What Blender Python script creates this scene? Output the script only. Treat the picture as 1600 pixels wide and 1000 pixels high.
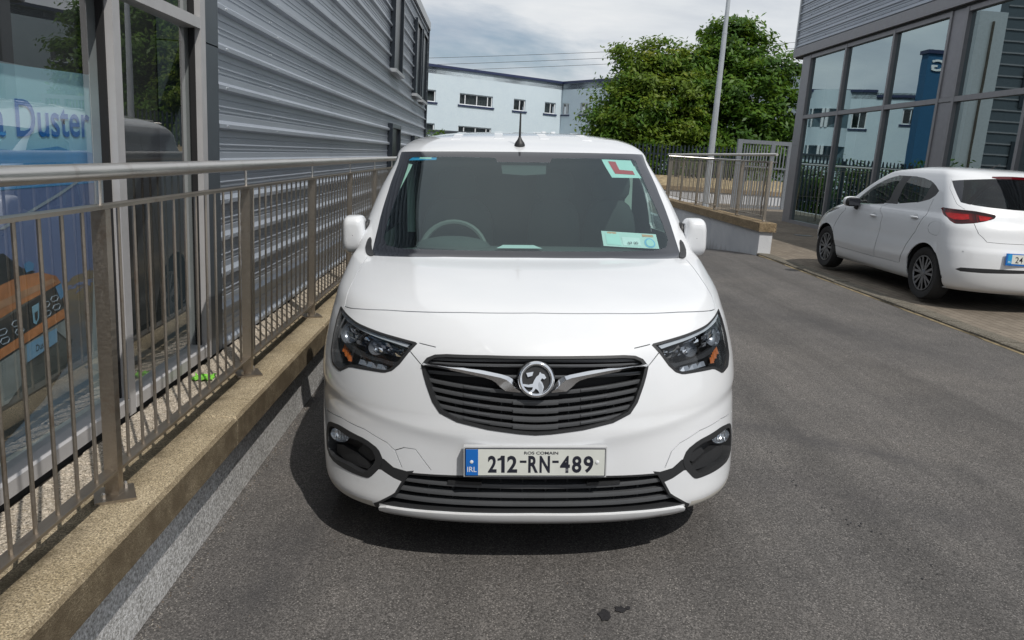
import bpy, bmesh, math, random
import numpy as np
from mathutils import Vector, Matrix
from mathutils.geometry import delaunay_2d_cdt

for _o in list(bpy.data.objects):
    bpy.data.objects.remove(_o)
SC = bpy.context.scene
COL = SC.collection
PI = math.pi
R = math.radians

# ------------------------------------------------------------------ camera
CAM_H = 1.6
F_PX = 1200.0 / 1600.0            # focal length in picture widths
YAW, PITCH, ROLL = R(2.4352), R(12.0469), R(3.6)
_F = Vector((math.sin(YAW) * math.cos(PITCH), math.cos(YAW) * math.cos(PITCH), -math.sin(PITCH)))
_R0 = Vector((math.cos(YAW), -math.sin(YAW), 0))
_U0 = _R0.cross(_F)
_R = _R0 * math.cos(ROLL) + _U0 * math.sin(ROLL)
_U = _U0 * math.cos(ROLL) - _R0 * math.sin(ROLL)
cam_data = bpy.data.cameras.new('camera')
cam_data.sensor_width = 36.0
cam_data.lens = 36.0 * F_PX
cam_data.clip_start = 0.05
cam_data.clip_end = 2000
cam = bpy.data.objects.new('camera', cam_data)
COL.objects.link(cam)
cam.matrix_world = Matrix(((_R.x, _U.x, -_F.x, 0), (_R.y, _U.y, -_F.y, 0), (_R.z, _U.z, -_F.z, CAM_H), (0, 0, 0, 1)))
SC.camera = cam

# ------------------------------------------------------------------ sky, sun, exposure
SUN_DIR = Vector((0.36, -0.66, 1.0)).normalized()      # towards the sun
SUN_EL = math.asin(SUN_DIR.z)
SUN_ROT = math.atan2(SUN_DIR.x, SUN_DIR.y)
SUN_STRENGTH, SKY_STRENGTH, EXPOSURE = 3.9, 0.1, -0.32
world = bpy.data.worlds.new('World')
SC.world = world
world.use_nodes = True
wn = world.node_tree.nodes
wl = world.node_tree.links
wn.clear()
w_out = wn.new('ShaderNodeOutputWorld')
w_bg = wn.new('ShaderNodeBackground')
w_bg.inputs['Strength'].default_value = SKY_STRENGTH
w_sky = wn.new('ShaderNodeTexSky')
w_sky.sky_type = 'NISHITA'
w_sky.sun_disc = False
w_sky.sun_elevation = SUN_EL
w_sky.sun_rotation = SUN_ROT
w_sky.air_density = 1.0
w_sky.dust_density = 1.2
w_sky.ozone_density = 2.0
w_tc = wn.new('ShaderNodeTexCoord')
w_sep = wn.new('ShaderNodeSeparateXYZ')
wl.new(w_tc.outputs['Generated'], w_sep.inputs[0])


def wmath(op, a, b=None, clamp=False):
    n = wn.new('ShaderNodeMath')
    n.operation = op
    n.use_clamp = clamp
    for i, v in enumerate((a, b)):
        if v is None:
            continue
        if isinstance(v, (int, float)):
            n.inputs[i].default_value = v
        else:
            wl.new(v, n.inputs[i])
    return n.outputs[0]


_zz = wmath('ADD', wmath('MAXIMUM', w_sep.outputs['Z'], 0.0), 0.16)
w_comb = wn.new('ShaderNodeCombineXYZ')
wl.new(wmath('DIVIDE', w_sep.outputs['X'], _zz), w_comb.inputs['X'])
wl.new(wmath('DIVIDE', w_sep.outputs['Y'], _zz), w_comb.inputs['Y'])


def wnoise(scale, detail, rough, dist, seed):
    n = wn.new('ShaderNodeTexNoise')
    n.inputs['Scale'].default_value = scale
    n.inputs['Detail'].default_value = detail
    n.inputs['Roughness'].default_value = rough
    n.inputs['Distortion'].default_value = dist
    m = wn.new('ShaderNodeMapping')
    m.inputs['Location'].default_value = seed
    wl.new(w_comb.outputs[0], m.inputs['Vector'])
    wl.new(m.outputs[0], n.inputs['Vector'])
    return n.outputs['Fac']


def wramp(fac, pts):
    r = wn.new('ShaderNodeValToRGB')
    el = r.color_ramp.elements
    while len(el) < len(pts):
        el.new(0.5)
    for e, (p, c) in zip(el, pts):
        e.position = p
        e.color = (*c, 1)
    wl.new(fac, r.inputs[0])
    return r.outputs[0]


cover = wramp(wnoise(0.55, 8, 0.56, 0.3, (3.1, 7.4, 0.3)), [(0.32, (0, 0, 0)), (0.46, (1, 1, 1))])
shade = wramp(wnoise(1.15, 7, 0.55, 0.35, (11.7, 2.2, 4.0)),
              [(0.30, (6.0, 6.5, 7.4)), (0.44, (7.6, 8.1, 8.8)), (0.57, (9.2, 9.6, 10.0)), (0.72, (11.0, 11.1, 11.2))])
w_mix = wn.new('ShaderNodeMix')
w_mix.data_type = 'RGBA'
wl.new(cover, w_mix.inputs[0])
wl.new(w_sky.outputs[0], w_mix.inputs[6])
wl.new(shade, w_mix.inputs[7])
wl.new(w_mix.outputs[2], w_bg.inputs['Color'])
wl.new(w_bg.outputs[0], w_out.inputs['Surface'])

sun_data = bpy.data.lights.new('sun', 'SUN')
sun_data.energy = SUN_STRENGTH
sun_data.angle = R(0.53)
sun_data.color = (1.0, 0.955, 0.89)
sun = bpy.data.objects.new('sun', sun_data)
COL.objects.link(sun)
sun.rotation_euler = SUN_DIR.to_track_quat('Z', 'Y').to_euler()
sun.location = (5, -8, 20)

SC.view_settings.view_transform = 'Standard'
SC.view_settings.look = 'None'
SC.view_settings.exposure = EXPOSURE
SC.view_settings.gamma = 1.0
SC.view_settings.use_curve_mapping = False
SC.cycles.max_bounces = 8
SC.cycles.transparent_max_bounces = 16
SC.cycles.use_denoising = True
SC.cycles.caustics_reflective = False
SC.cycles.caustics_refractive = False
SC.cycles.sample_clamp_indirect = 4.0


# ------------------------------------------------------------------ object helpers
def tag(o, label=None, cat=None, group=None, kind=None):
    for k, v in (('label', label), ('category', cat), ('group', group), ('kind', kind)):
        if v:
            o[k] = v
    return o


def empty(name, loc=(0, 0, 0), parent=None):
    o = bpy.data.objects.new(name, None)
    o.empty_display_size = 0.2
    COL.objects.link(o)
    o.location = loc
    if parent:
        o.parent = parent
    return o


def origin_of(o):
    v = Vector((0, 0, 0))
    while o is not None:
        v = v + o.location
        o = o.parent
    return v


class MB:
    """collects shapes in one mesh"""

    def __init__(s):
        s.v, s.f, s.m = [], [], []

    def add(s, vs, fs, mi=0):
        k = len(s.v)
        s.v.extend(tuple(map(float, v)) for v in vs)
        s.f.extend(tuple(i + k for i in f) for f in fs)
        s.m.extend([mi] * len(fs))
        return s

    def box(s, x0, x1, y0, y1, z0, z1, mi=0):
        return s.add([(x0, y0, z0), (x1, y0, z0), (x1, y1, z0), (x0, y1, z0), (x0, y0, z1), (x1, y0, z1), (x1, y1, z1), (x0, y1, z1)],
                     [(0, 3, 2, 1), (4, 5, 6, 7), (0, 1, 5, 4), (1, 2, 6, 5), (2, 3, 7, 6), (3, 0, 4, 7)], mi)

    def bbox(s, x0, x1, y0, y1, z0, z1, b, mi=0):
        """box with its top edges chamfered"""
        b = min(b, abs(x1 - x0) / 2.2, abs(y1 - y0) / 2.2)
        v = [(x0, y0, z0), (x1, y0, z0), (x1, y1, z0), (x0, y1, z0), (x0, y0, z1 - b), (x1, y0, z1 - b), (x1, y1, z1 - b), (x0, y1, z1 - b),
             (x0 + b, y0 + b, z1), (x1 - b, y0 + b, z1), (x1 - b, y1 - b, z1), (x0 + b, y1 - b, z1)]
        f = [(0, 3, 2, 1), (8, 9, 10, 11)]
        for a in range(4):
            c = (a + 1) % 4
            f += [(a, c, 4 + c, 4 + a), (4 + a, 4 + c, 8 + c, 8 + a)]
        return s.add(v, f, mi)

    def tube(s, p0, p1, r, n=8, r1=None, caps=True, mi=0):
        p0, p1 = Vector(p0), Vector(p1)
        r1 = r if r1 is None else r1
        d = (p1 - p0).normalized()
        a = d.orthogonal().normalized()
        b = d.cross(a)
        v = []
        for p, q in ((p0, r), (p1, r1)):
            for i in range(n):
                t = 2 * PI * i / n
                v.append(p + (a * math.cos(t) + b * math.sin(t)) * q)
        f = [(i, (i + 1) % n, n + (i + 1) % n, n + i) for i in range(n)]
        if caps:
            f += [tuple(range(n - 1, -1, -1)), tuple(range(n, 2 * n))]
        return s.add(v, f, mi)

    def path(s, pts, r, n=8, mi=0):
        pts = [Vector(p) for p in pts]
        rs = r if isinstance(r, (list, tuple)) else [r] * len(pts)
        v = []
        ref = None
        for i, p in enumerate(pts):
            d = (pts[min(i + 1, len(pts) - 1)] - pts[max(i - 1, 0)]).normalized()
            a = (ref - d * ref.dot(d)).normalized() if ref is not None else d.orthogonal().normalized()
            ref = a
            b = d.cross(a)
            for k in range(n):
                t = 2 * PI * k / n
                v.append(p + (a * math.cos(t) + b * math.sin(t)) * rs[i])
        f = []
        for i in range(len(pts) - 1):
            for k in range(n):
                k2 = (k + 1) % n
                f.append((i * n + k, i * n + k2, (i + 1) * n + k2, (i + 1) * n + k))
        f += [tuple(range(n - 1, -1, -1)), tuple((len(pts) - 1) * n + k for k in range(n))]
        return s.add(v, f, mi)

    def prism(s, poly, fn0, fn1, mi=0):
        """poly of 2-D points; fn0/fn1 turn (a,b) into 3-D points of the two ends"""
        n = len(poly)
        v = [fn0(*p) for p in poly] + [fn1(*p) for p in poly]
        f = [tuple(range(n - 1, -1, -1)), tuple(range(n, 2 * n))]
        f += [(i, (i + 1) % n, n + (i + 1) % n, n + i) for i in range(n)]
        return s.add(v, f, mi)

    def lathe(s, prof, axis='x', n=32, c=(0, 0, 0), mi=0, close=False):
        """prof: (along axis, radius)"""
        v = []
        for a, r in prof:
            for i in range(n):
                t = 2 * PI * i / n
                q = (a, r * math.cos(t), r * math.sin(t))
                if axis == 'y':
                    q = (q[1], q[0], q[2])
                if axis == 'z':
                    q = (q[1], q[2], q[0])
                v.append((q[0] + c[0], q[1] + c[1], q[2] + c[2]))
        f = []
        m = len(prof)
        for j in range(m - 1 + (1 if close else 0)):
            for i in range(n):
                i2 = (i + 1) % n
                j2 = (j + 1) % m
                f.append((j * n + i, j * n + i2, j2 * n + i2, j2 * n + i))
        if not close:
            f += [tuple(range(n)), tuple((m - 1) * n + i for i in range(n))]
        return s.add(v, f, mi)

    def grid(s, P, mi=0):
        P = np.asarray(P, float)
        a, b = P.shape[:2]
        return s.add(P.reshape(-1, 3), [(i * b + j, i * b + j + 1, (i + 1) * b + j + 1, (i + 1) * b + j) for i in range(a - 1) for j in range(b - 1)], mi)

    def ell(s, c, r, n=12, m=8, p=2.0, mi=0):
        """(super)ellipsoid"""
        v, f = [], []

        def pw(t):
            return math.copysign(abs(t) ** (2 / p), t)
        for j in range(m + 1):
            th = -PI / 2 + PI * j / m
            for i in range(n):
                ph = 2 * PI * i / n
                v.append((c[0] + r[0] * pw(math.cos(th)) * pw(math.cos(ph)), c[1] + r[1] * pw(math.cos(th)) * pw(math.sin(ph)), c[2] + r[2] * pw(math.sin(th))))
        for j in range(m):
            for i in range(n):
                i2 = (i + 1) % n
                f.append((j * n + i, j * n + i2, (j + 1) * n + i2, (j + 1) * n + i))
        return s.add(v, f, mi)

    def build(s, name, mats, parent=None, smooth=False, world=False, fix=True):
        """world: vertices are world coordinates, the parent's (unrotated) origin is taken off"""
        me = bpy.data.meshes.new(name)
        v = np.array(s.v, float).reshape(-1, 3)
        if world and parent is not None:
            v = v - np.array(origin_of(parent))
        me.from_pydata([tuple(p) for p in v], [], s.f)
        if not isinstance(mats, (list, tuple)):
            mats = [mats]
        for m in mats:
            me.materials.append(m)
        if len(mats) > 1:
            me.polygons.foreach_set('material_index', s.m)
        if fix:
            bm = bmesh.new()
            bm.from_mesh(me)
            bmesh.ops.recalc_face_normals(bm, faces=bm.faces)
            bm.to_mesh(me)
            bm.free()
        if smooth:
            me.polygons.foreach_set('use_smooth', [True] * len(me.polygons))
            try:
                me.set_sharp_from_angle(angle=R(38 if smooth is True else smooth))
            except Exception:
                pass
        me.update()
        o = bpy.data.objects.new(name, me)
        COL.objects.link(o)
        if parent is not None:
            o.parent = parent
        return o


def dup(o, loc, parent=None):
    c = o.copy()
    COL.objects.link(c)
    c.location = loc
    c.parent = parent if parent is not None else o.parent
    return c


def dup_tree(o, parent=None, loc=None):
    c = o.copy()
    COL.objects.link(c)
    if loc is not None:
        c.location = loc
    c.parent = parent if parent is not None else o.parent
    for ch in list(o.children):
        dup_tree(ch, c)
    return c


def text_mesh(name, body, parent, org, ex, ey, width, height, m, off=0.0, extrude=0.0):
    """lettering lying in the plane org + ex*a + ey*b, stretched to width x height"""
    cu = bpy.data.curves.new(name, 'FONT')
    cu.body = body
    cu.offset = off
    cu.resolution_u = 4
    cu.fill_mode = 'BOTH' if extrude else 'FRONT'
    cu.extrude = extrude
    t = bpy.data.objects.new(name + '_curve', cu)
    COL.objects.link(t)
    bpy.context.view_layer.update()
    dg = bpy.context.evaluated_depsgraph_get()
    me = bpy.data.meshes.new_from_object(t.evaluated_get(dg))
    bpy.data.objects.remove(t)
    bpy.data.curves.remove(cu)
    n = len(me.vertices)
    co = np.empty(n * 3)
    me.vertices.foreach_get('co', co)
    co = co.reshape(-1, 3)
    mn, mx = co.min(0), co.max(0)
    a = (co[:, 0] - mn[0]) / (mx[0] - mn[0]) * width
    b = (co[:, 1] - mn[1]) / (mx[1] - mn[1]) * height
    ex, ey = np.array(Vector(ex).normalized()), np.array(Vector(ey).normalized())
    ez = np.cross(ex, ey)
    P = np.array(org)[None, :] + a[:, None] * ex + b[:, None] * ey + co[:, 2:3] * ez
    me.vertices.foreach_set('co', P.ravel())
    me.materials.clear()
    me.materials.append(m)
    me.update()
    me.name = name
    o = bpy.data.objects.new(name, me)
    COL.objects.link(o)
    if parent:
        o.parent = parent
    return o


# ------------------------------------------------------------------ materials
class NT:
    """small wrapper for node trees"""

    def __init__(s, name):
        s.m = bpy.data.materials.new(name)
        s.m.use_nodes = True
        s.n = s.m.node_tree.nodes
        s.l = s.m.node_tree.links
        s.n.clear()
        s.out = s.n.new('ShaderNodeOutputMaterial')
        s.geo = None

    def pos(s):
        if s.geo is None:
            s.geo = s.n.new('ShaderNodeNewGeometry')
        return s.geo.outputs['Position']

    def link(s, v, sock):
        if isinstance(v, bpy.types.NodeSocket):
            s.l.new(v, sock)
        elif isinstance(v, (tuple, list)):
            sock.default_value = (*v, 1) if len(v) == 3 and len(sock.default_value) == 4 else v
        else:
            sock.default_value = v

    def noise(s, scale, detail=4, rough=0.55, dist=0.0, vec=None, color=False):
        n = s.n.new('ShaderNodeTexNoise')
        n.inputs['Scale'].default_value = scale
        n.inputs['Detail'].default_value = detail
        n.inputs['Roughness'].default_value = rough
        n.inputs['Distortion'].default_value = dist
        s.l.new(vec if vec is not None else s.pos(), n.inputs['Vector'])
        return n.outputs['Color' if color else 'Fac']

    def voro(s, scale, vec=None, out='Distance', rnd=1.0):
        n = s.n.new('ShaderNodeTexVoronoi')
        n.inputs['Scale'].default_value = scale
        n.inputs['Randomness'].default_value = rnd
        s.l.new(vec if vec is not None else s.pos(), n.inputs['Vector'])
        return n.outputs[out]

    def scaled(s, sc, loc=(0, 0, 0), rot=(0, 0, 0), vec=None):
        n = s.n.new('ShaderNodeMapping')
        n.inputs['Scale'].default_value = sc
        n.inputs['Location'].default_value = loc
        n.inputs['Rotation'].default_value = rot
        s.l.new(vec if vec is not None else s.pos(), n.inputs['Vector'])
        return n.outputs[0]

    def objc(s):
        n = s.n.new('ShaderNodeTexCoord')
        return n.outputs['Object']

    def sep(s, vec=None):
        n = s.n.new('ShaderNodeSeparateXYZ')
        s.l.new(vec if vec is not None else s.pos(), n.inputs[0])
        return n.outputs

    def math(s, op, a, b=0.0, clamp=False):
        n = s.n.new('ShaderNodeMath')
        n.operation = op
        n.use_clamp = clamp
        s.link(a, n.inputs[0])
        s.link(b, n.inputs[1])
        return n.outputs[0]

    def ramp(s, fac, pts, interp='LINEAR'):
        r = s.n.new('ShaderNodeValToRGB')
        r.color_ramp.interpolation = interp
        el = r.color_ramp.elements
        while len(el) < len(pts):
            el.new(0.5)
        for e, (p, c) in zip(el, pts):
            e.position = p
            e.color = (*c, 1) if isinstance(c, tuple) else (c, c, c, 1)
        s.l.new(fac, r.inputs[0])
        return r.outputs[0]

    def mix(s, fac, a, b, mode='MIX'):
        n = s.n.new('ShaderNodeMix')
        n.data_type = 'RGBA'
        n.blend_type = mode
        s.link(fac, n.inputs[0])
        s.link(a, n.inputs[6])
        s.link(b, n.inputs[7])
        return n.outputs[2]

    def bump(s, h, strength=0.3, dist=0.01):
        n = s.n.new('ShaderNodeBump')
        n.inputs['Strength'].default_value = strength
        n.inputs['Distance'].default_value = dist
        s.l.new(h, n.inputs['Height'])
        return n.outputs[0]

    def bsdf(s, color, rough=0.5, metal=0.0, normal=None, coat=0.0, coat_rough=0.03, spec=0.5, **k):
        b = s.n.new('ShaderNodeBsdfPrincipled')
        s.link(color, b.inputs['Base Color'])
        s.link(rough, b.inputs['Roughness'])
        s.link(metal, b.inputs['Metallic'])
        b.inputs['Specular IOR Level'].default_value = spec
        b.inputs['Coat Weight'].default_value = coat
        b.inputs['Coat Roughness'].default_value = coat_rough
        if normal is not None:
            s.l.new(normal, b.inputs['Normal'])
        for kk, v in k.items():
            s.link(v, b.inputs[kk.replace('_', ' ')])
        return b.outputs[0]

    def done(s, sh):
        s.l.new(sh, s.out.inputs['Surface'])
        return s.m


def mat(name, color, rough=0.5, metal=0.0, var=0.06, scale=9.0, coat=0.0, spec=0.5, bump=0.0, bscale=60.0):
    """plain material with a little procedural variation of tone"""
    t = NT(name)
    f = t.noise(scale, 5, 0.6)
    lo = tuple(max(0, c * (1 - var)) for c in color)
    hi = tuple(min(1, c * (1 + var)) for c in color)
    c = t.ramp(f, [(0.3, lo), (0.7, hi)])
    nrm = t.bump(t.noise(bscale, 3), bump, 0.004) if bump else None
    return t.done(t.bsdf(c, rough, metal, nrm, coat, spec=spec))


def glass_mat(name, tint=(0.8, 0.9, 0.88), ior=1.6, wav=0.0, rough=0.0, gloss=(1, 1, 1)):
    t = NT(name)
    tr = t.n.new('ShaderNodeBsdfTransparent')
    tr.inputs[0].default_value = (*tint, 1)
    gl = t.n.new('ShaderNodeBsdfGlossy')
    gl.inputs['Roughness'].default_value = rough
    gl.inputs['Color'].default_value = (*gloss, 1)
    fr = t.n.new('ShaderNodeFresnel')
    g = t.n.new('ShaderNodeNewGeometry')          # same reflection from either side of the single sheet
    t.l.new(t.math('ADD', ior, t.math('MULTIPLY', g.outputs['Backfacing'], 1.0 / ior - ior)), fr.inputs['IOR'])
    if wav:
        nb = t.bump(t.noise(0.9, 2, 0.5), wav, 0.02)
        t.l.new(nb, gl.inputs['Normal'])
    mx = t.n.new('ShaderNodeMixShader')
    t.l.new(fr.outputs[0], mx.inputs[0])
    t.l.new(tr.outputs[0], mx.inputs[1])
    t.l.new(gl.outputs[0], mx.inputs[2])
    return t.done(mx.outputs[0])


M = {}
SCUFFS = [(1.20, 4.75, 2.75, 3.55, 0.16, 0.75), (0.95, 3.9, 3.6, 2.3, 0.30, 0.35), (2.2, 9.5, 4.3, 5.2, 0.5, 0.35), (-0.9, 1.5, -0.6, 4.0, 0.25, 0.5)]


def car_paint():
    t = NT('white_car_paint')
    g = t.n.new('ShaderNodeNewGeometry')
    f = t.noise(3.0, 4, 0.6)
    c = t.ramp(f, [(0.3, (0.715, 0.735, 0.76)), (0.7, (0.745, 0.762, 0.785))])
    # road film towards the sills: thin dust, strongest low down
    z = t.sep()[2]
    dirt = t.math('MULTIPLY', t.math('SUBTRACT', 1.0, t.math('MULTIPLY', z, 2.4), True), t.math('MULTIPLY', t.noise(14, 5, 0.65), 0.75), True)
    c = t.mix(dirt, c, (0.40, 0.36, 0.30))
    c = t.mix(g.outputs['Backfacing'], c, (0.03, 0.03, 0.032))
    return t.done(t.bsdf(c, 0.32, 0.0, None, 1.0, 0.04))


def asphalt():
    t = NT('asphalt')
    big = t.noise(0.55, 4, 0.6, 0.4)
    mid = t.noise(3.2, 5, 0.6)
    fine = t.noise(105, 4, 0.75)
    agg = t.voro(170, out='Color')
    aggd = t.voro(170)
    base = t.ramp(big, [(0.30, (0.114, 0.108, 0.104)), (0.52, (0.138, 0.129, 0.122)), (0.72, (0.166, 0.152, 0.139))])
    base = t.mix(0.35, base, t.ramp(mid, [(0.3, (0.086, 0.082, 0.080)), (0.5, (0.133, 0.125, 0.119)), (0.72, (0.188, 0.173, 0.160))]), 'MIX')
    sepc = t.n.new('ShaderNodeSeparateColor')
    t.l.new(agg, sepc.inputs[0])
    # every stone has its own tone; bitumen shows dark between them
    base = t.mix(1.0, base, t.ramp(sepc.outputs[2], [(0.0, 0.58), (0.35, 0.88), (0.7, 1.08), (1.0, 1.42)]), 'MULTIPLY')
    base = t.mix(1.0, base, t.ramp(aggd, [(0.35, 1.0), (0.62, 0.62)]), 'MULTIPLY')
    base = t.mix(0.6, base, t.ramp(fine, [(0.36, 0.18), (0.5, 0.5), (0.64, 0.86)]), 'OVERLAY')
    light = t.math('MULTIPLY', t.math('GREATER_THAN', sepc.outputs[0], 0.972), t.math('LESS_THAN', aggd, 0.36))
    base = t.mix(t.math('MULTIPLY', light, 0.8), base, (0.42, 0.39, 0.35))
    dark = t.math('MULTIPLY', t.math('GREATER_THAN', sepc.outputs[1], 0.90), t.math('LESS_THAN', aggd, 0.45))
    base = t.mix(t.math('MULTIPLY', dark, 0.7), base, (0.03, 0.029, 0.029))
    # worn streaks running with the traffic, curving in from the right
    v = t.scaled((1.6, 0.16, 1), rot=(0, 0, R(14)))
    st = t.ramp(t.noise(1.1, 4, 0.6, 0.6, v), [(0.34, 0.80), (0.5, 1.0), (0.66, 1.08)])
    base = t.mix(1.0, base, st, 'MULTIPLY')
    # dark tyre scuff sweeping across, and a second fainter one
    so = t.sep()
    for (x0, y0, x1, y1, w, k) in SCUFFS:
        dx, dy = x1 - x0, y1 - y0
        L2 = dx * dx + dy * dy
        u = t.math('DIVIDE', t.math('ADD', t.math('MULTIPLY', t.math('SUBTRACT', so[0], x0), dx), t.math('MULTIPLY', t.math('SUBTRACT', so[1], y0), dy)), L2)
        dist = t.math('ABSOLUTE', t.math('ADD', t.math('SUBTRACT', t.math('MULTIPLY', t.math('SUBTRACT', so[0], x0), dy / L2 ** .5), t.math('MULTIPLY', t.math('SUBTRACT', so[1], y0), dx / L2 ** .5)),
                                       t.math('MULTIPLY', t.math('SUBTRACT', t.noise(2.2, 3), 0.5), 0.25)))
        f = t.math('MULTIPLY', t.math('SUBTRACT', 1.0, t.math('DIVIDE', dist, w), True), t.math('MULTIPLY', t.math('MULTIPLY', u, t.math('SUBTRACT', 1.0, u)), 4.0, True), True)
        f = t.math('MULTIPLY', f, t.math('MULTIPLY', t.ramp(t.noise(5, 5, 0.7), [(0.3, 0.3), (0.6, 1.0)]), k), True)
        base = t.mix(f, base, (0.042, 0.041, 0.044))
    h = t.math('ADD', t.math('MULTIPLY', aggd, -0.8), t.math('MULTIPLY', fine, 0.5))
    nrm = t.bump(h, 0.25, 0.003)
    return t.done(t.bsdf(base, t.ramp(fine, [(0.3, 0.72), (0.7, 0.92)]), 0, nrm, spec=0.4))


def aggregate_concrete(name, c0, c1, dark, amt, scale=85, side=None):
    """exposed aggregate: pale tan matrix with dark grit; weathered blotches"""
    t = NT(name)
    blot = t.noise(2.2, 5, 0.65)
    base = t.ramp(blot, [(0.3, c0), (0.7, c1)])
    vc = t.voro(scale, out='Color')
    vd = t.voro(scale)
    sc = t.n.new('ShaderNodeSeparateColor')
    t.l.new(vc, sc.inputs[0])
    base = t.mix(1.0, base, t.ramp(sc.outputs[2], [(0.0, (0.62, 0.60, 0.55)), (0.3, (0.95, 0.93, 0.88)), (0.62, (1.05, 1.05, 1.02)), (1.0, (1.38, 1.36, 1.34))]), 'MULTIPLY')
    grit = t.math('MULTIPLY', t.math('GREATER_THAN', sc.outputs[0], 1 - amt), t.math('LESS_THAN', vd, 0.45))
    base = t.mix(t.math('MULTIPLY', grit, 0.8), base, dark)
    pale = t.math('MULTIPLY', t.math('GREATER_THAN', sc.outputs[1], 0.86), t.math('LESS_THAN', vd, 0.4))
    base = t.mix(t.math('MULTIPLY', pale, 0.5), base, tuple(min(1, c * 1.6) for c in c1))
    fine = t.noise(190, 3, 0.7)
    base = t.mix(0.75, base, t.ramp(fine, [(0.36, 0.16), (0.5, 0.5), (0.64, 0.86)]), 'OVERLAY')
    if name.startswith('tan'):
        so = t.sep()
        band = t.math('SUBTRACT', 1.0, t.math('DIVIDE', t.math('ABSOLUTE', t.math('ADD', so[0], 1.205)), 0.085), True)  # dark band along the bottom rail: stain with the rail's shadow painted in
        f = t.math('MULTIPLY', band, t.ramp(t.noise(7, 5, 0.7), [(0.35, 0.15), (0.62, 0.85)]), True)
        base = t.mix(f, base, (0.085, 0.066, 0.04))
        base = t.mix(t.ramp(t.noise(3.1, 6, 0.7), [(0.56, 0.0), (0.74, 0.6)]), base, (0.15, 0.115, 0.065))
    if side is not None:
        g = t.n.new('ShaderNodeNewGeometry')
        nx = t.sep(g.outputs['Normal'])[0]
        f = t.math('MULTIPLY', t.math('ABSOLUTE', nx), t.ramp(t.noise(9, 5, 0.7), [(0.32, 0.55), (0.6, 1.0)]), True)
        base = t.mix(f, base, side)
    nrm = t.bump(t.math('ADD', fine, t.math('MULTIPLY', vd, 0.8)), 0.5, 0.005)
    return t.done(t.bsdf(base, 0.9, 0, nrm, spec=0.3))


def render_wall(name, c0, c1, bs=160, bstr=0.7, stain=None):
    t = NT(name)
    base = t.ramp(t.noise(1.6, 5, 0.65), [(0.3, c0), (0.7, c1)])
    fine = t.noise(bs, 3, 0.7)
    base = t.mix(bstr, base, t.ramp(fine, [(0.36, 0.2), (0.5, 0.5), (0.64, 0.85)]), 'OVERLAY')
    if stain:
        z = t.sep()[2]
        dr = t.noise(1.0, 4, 0.6, 0.0, t.scaled((7, 7, 0.5)))
        k = t.math('SUBTRACT', t.math('ADD', stain[0], t.math('MULTIPLY', dr, stain[1])), z)
        f = t.math('MULTIPLY', k, stain[2], True)
        base = t.mix(f, base, stain[3])
    return t.done(t.bsdf(base, 0.92, 0, t.bump(fine, bstr, 0.006), spec=0.25))


def brushed(name, c, rough=0.3, stain=0.0):
    t = NT(name)
    st = t.noise(1.0, 4, 0.6, 0, t.scaled((160, 4, 160)))
    base = t.ramp(st, [(0.3, tuple(x * 0.86 for x in c)), (0.7, c)])
    if stain:
        f = t.ramp(t.noise(6, 6, 0.7), [(0.56, 0.0), (0.72, stain)])
        base = t.mix(f, base, (0.20, 0.11, 0.05))
    return t.done(t.bsdf(base, t.ramp(st, [(0.3, rough * 0.85), (0.7, rough * 1.25)]), 1.0))


def leaf_mat(name, dark, lightc, warm):
    t = NT(name)
    n1 = t.noise(1.3, 3, 0.6)
    n2 = t.noise(14, 2, 0.6)
    c = t.ramp(n1, [(0.3, dark), (0.55, lightc), (0.75, warm)])
    c = t.mix(0.5, c, t.ramp(n2, [(0.3, 0.32), (0.5, 0.5), (0.7, 0.72)]), 'OVERLAY')
    b = t.bsdf(c, 0.5, spec=0.35)
    tr = t.n.new('ShaderNodeBsdfTranslucent')
    t.l.new(t.mix(0.35, c, (0.16, 0.22, 0.02)), tr.inputs['Color'])
    mx = t.n.new('ShaderNodeMixShader')
    mx.inputs[0].default_value = 0.42
    t.l.new(b, mx.inputs[1])
    t.l.new(tr.outputs[0], mx.inputs[2])
    return t.done(mx.outputs[0])


M['paint'] = car_paint()
M['black_plastic'] = mat('black_plastic', (0.022, 0.023, 0.025), 0.5, bump=0.15, bscale=400)
M['dark_grey_plastic'] = mat('dark_grey_plastic', (0.085, 0.089, 0.095), 0.34)
M['gap'] = mat('gap_shadow_rubber', (0.012, 0.012, 0.013), 0.9)
M['grille_black'] = mat('grille_backing', (0.010, 0.010, 0.011), 0.7)
M['chrome'] = mat('chrome', (0.82, 0.83, 0.85), 0.07, 1.0, 0.02)
M['silver'] = mat('satin_silver', (0.62, 0.64, 0.66), 0.28, 1.0, 0.03)
M['frit'] = mat('black_glass_border', (0.018, 0.020, 0.026), 0.12, coat=0.6)
M['screen'] = glass_mat('windscreen_glass', (0.68, 0.86, 0.82), 1.70, gloss=(0.84, 0.97, 1.0))
M['car_glass'] = glass_mat('tinted_car_glass', (0.50, 0.58, 0.56), 1.5)
M['rear_glass'] = glass_mat('dark_privacy_glass', (0.16, 0.19, 0.19), 1.6)
M['lens'] = glass_mat('clear_lamp_lens', (0.93, 0.95, 0.97), 1.45)
M['tyre'] = mat('tyre_rubber', (0.018, 0.018, 0.019), 0.8, bump=0.3, bscale=120)
M['alloy'] = mat('alloy_wheel', (0.27, 0.28, 0.30), 0.3, 0.9)
M['alloy_dark'] = mat('dark_alloy_pocket', (0.05, 0.05, 0.055), 0.45, 0.4)
M['lamp_grey'] = mat('lamp_grey_trim', (0.26, 0.28, 0.31), 0.25, 0.6)
M['diffuser'] = mat('lamp_diffuser', (0.42, 0.45, 0.48), 0.25)
M['plate_holder'] = mat('plate_holder_grey', (0.50, 0.51, 0.52), 0.35)
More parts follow.
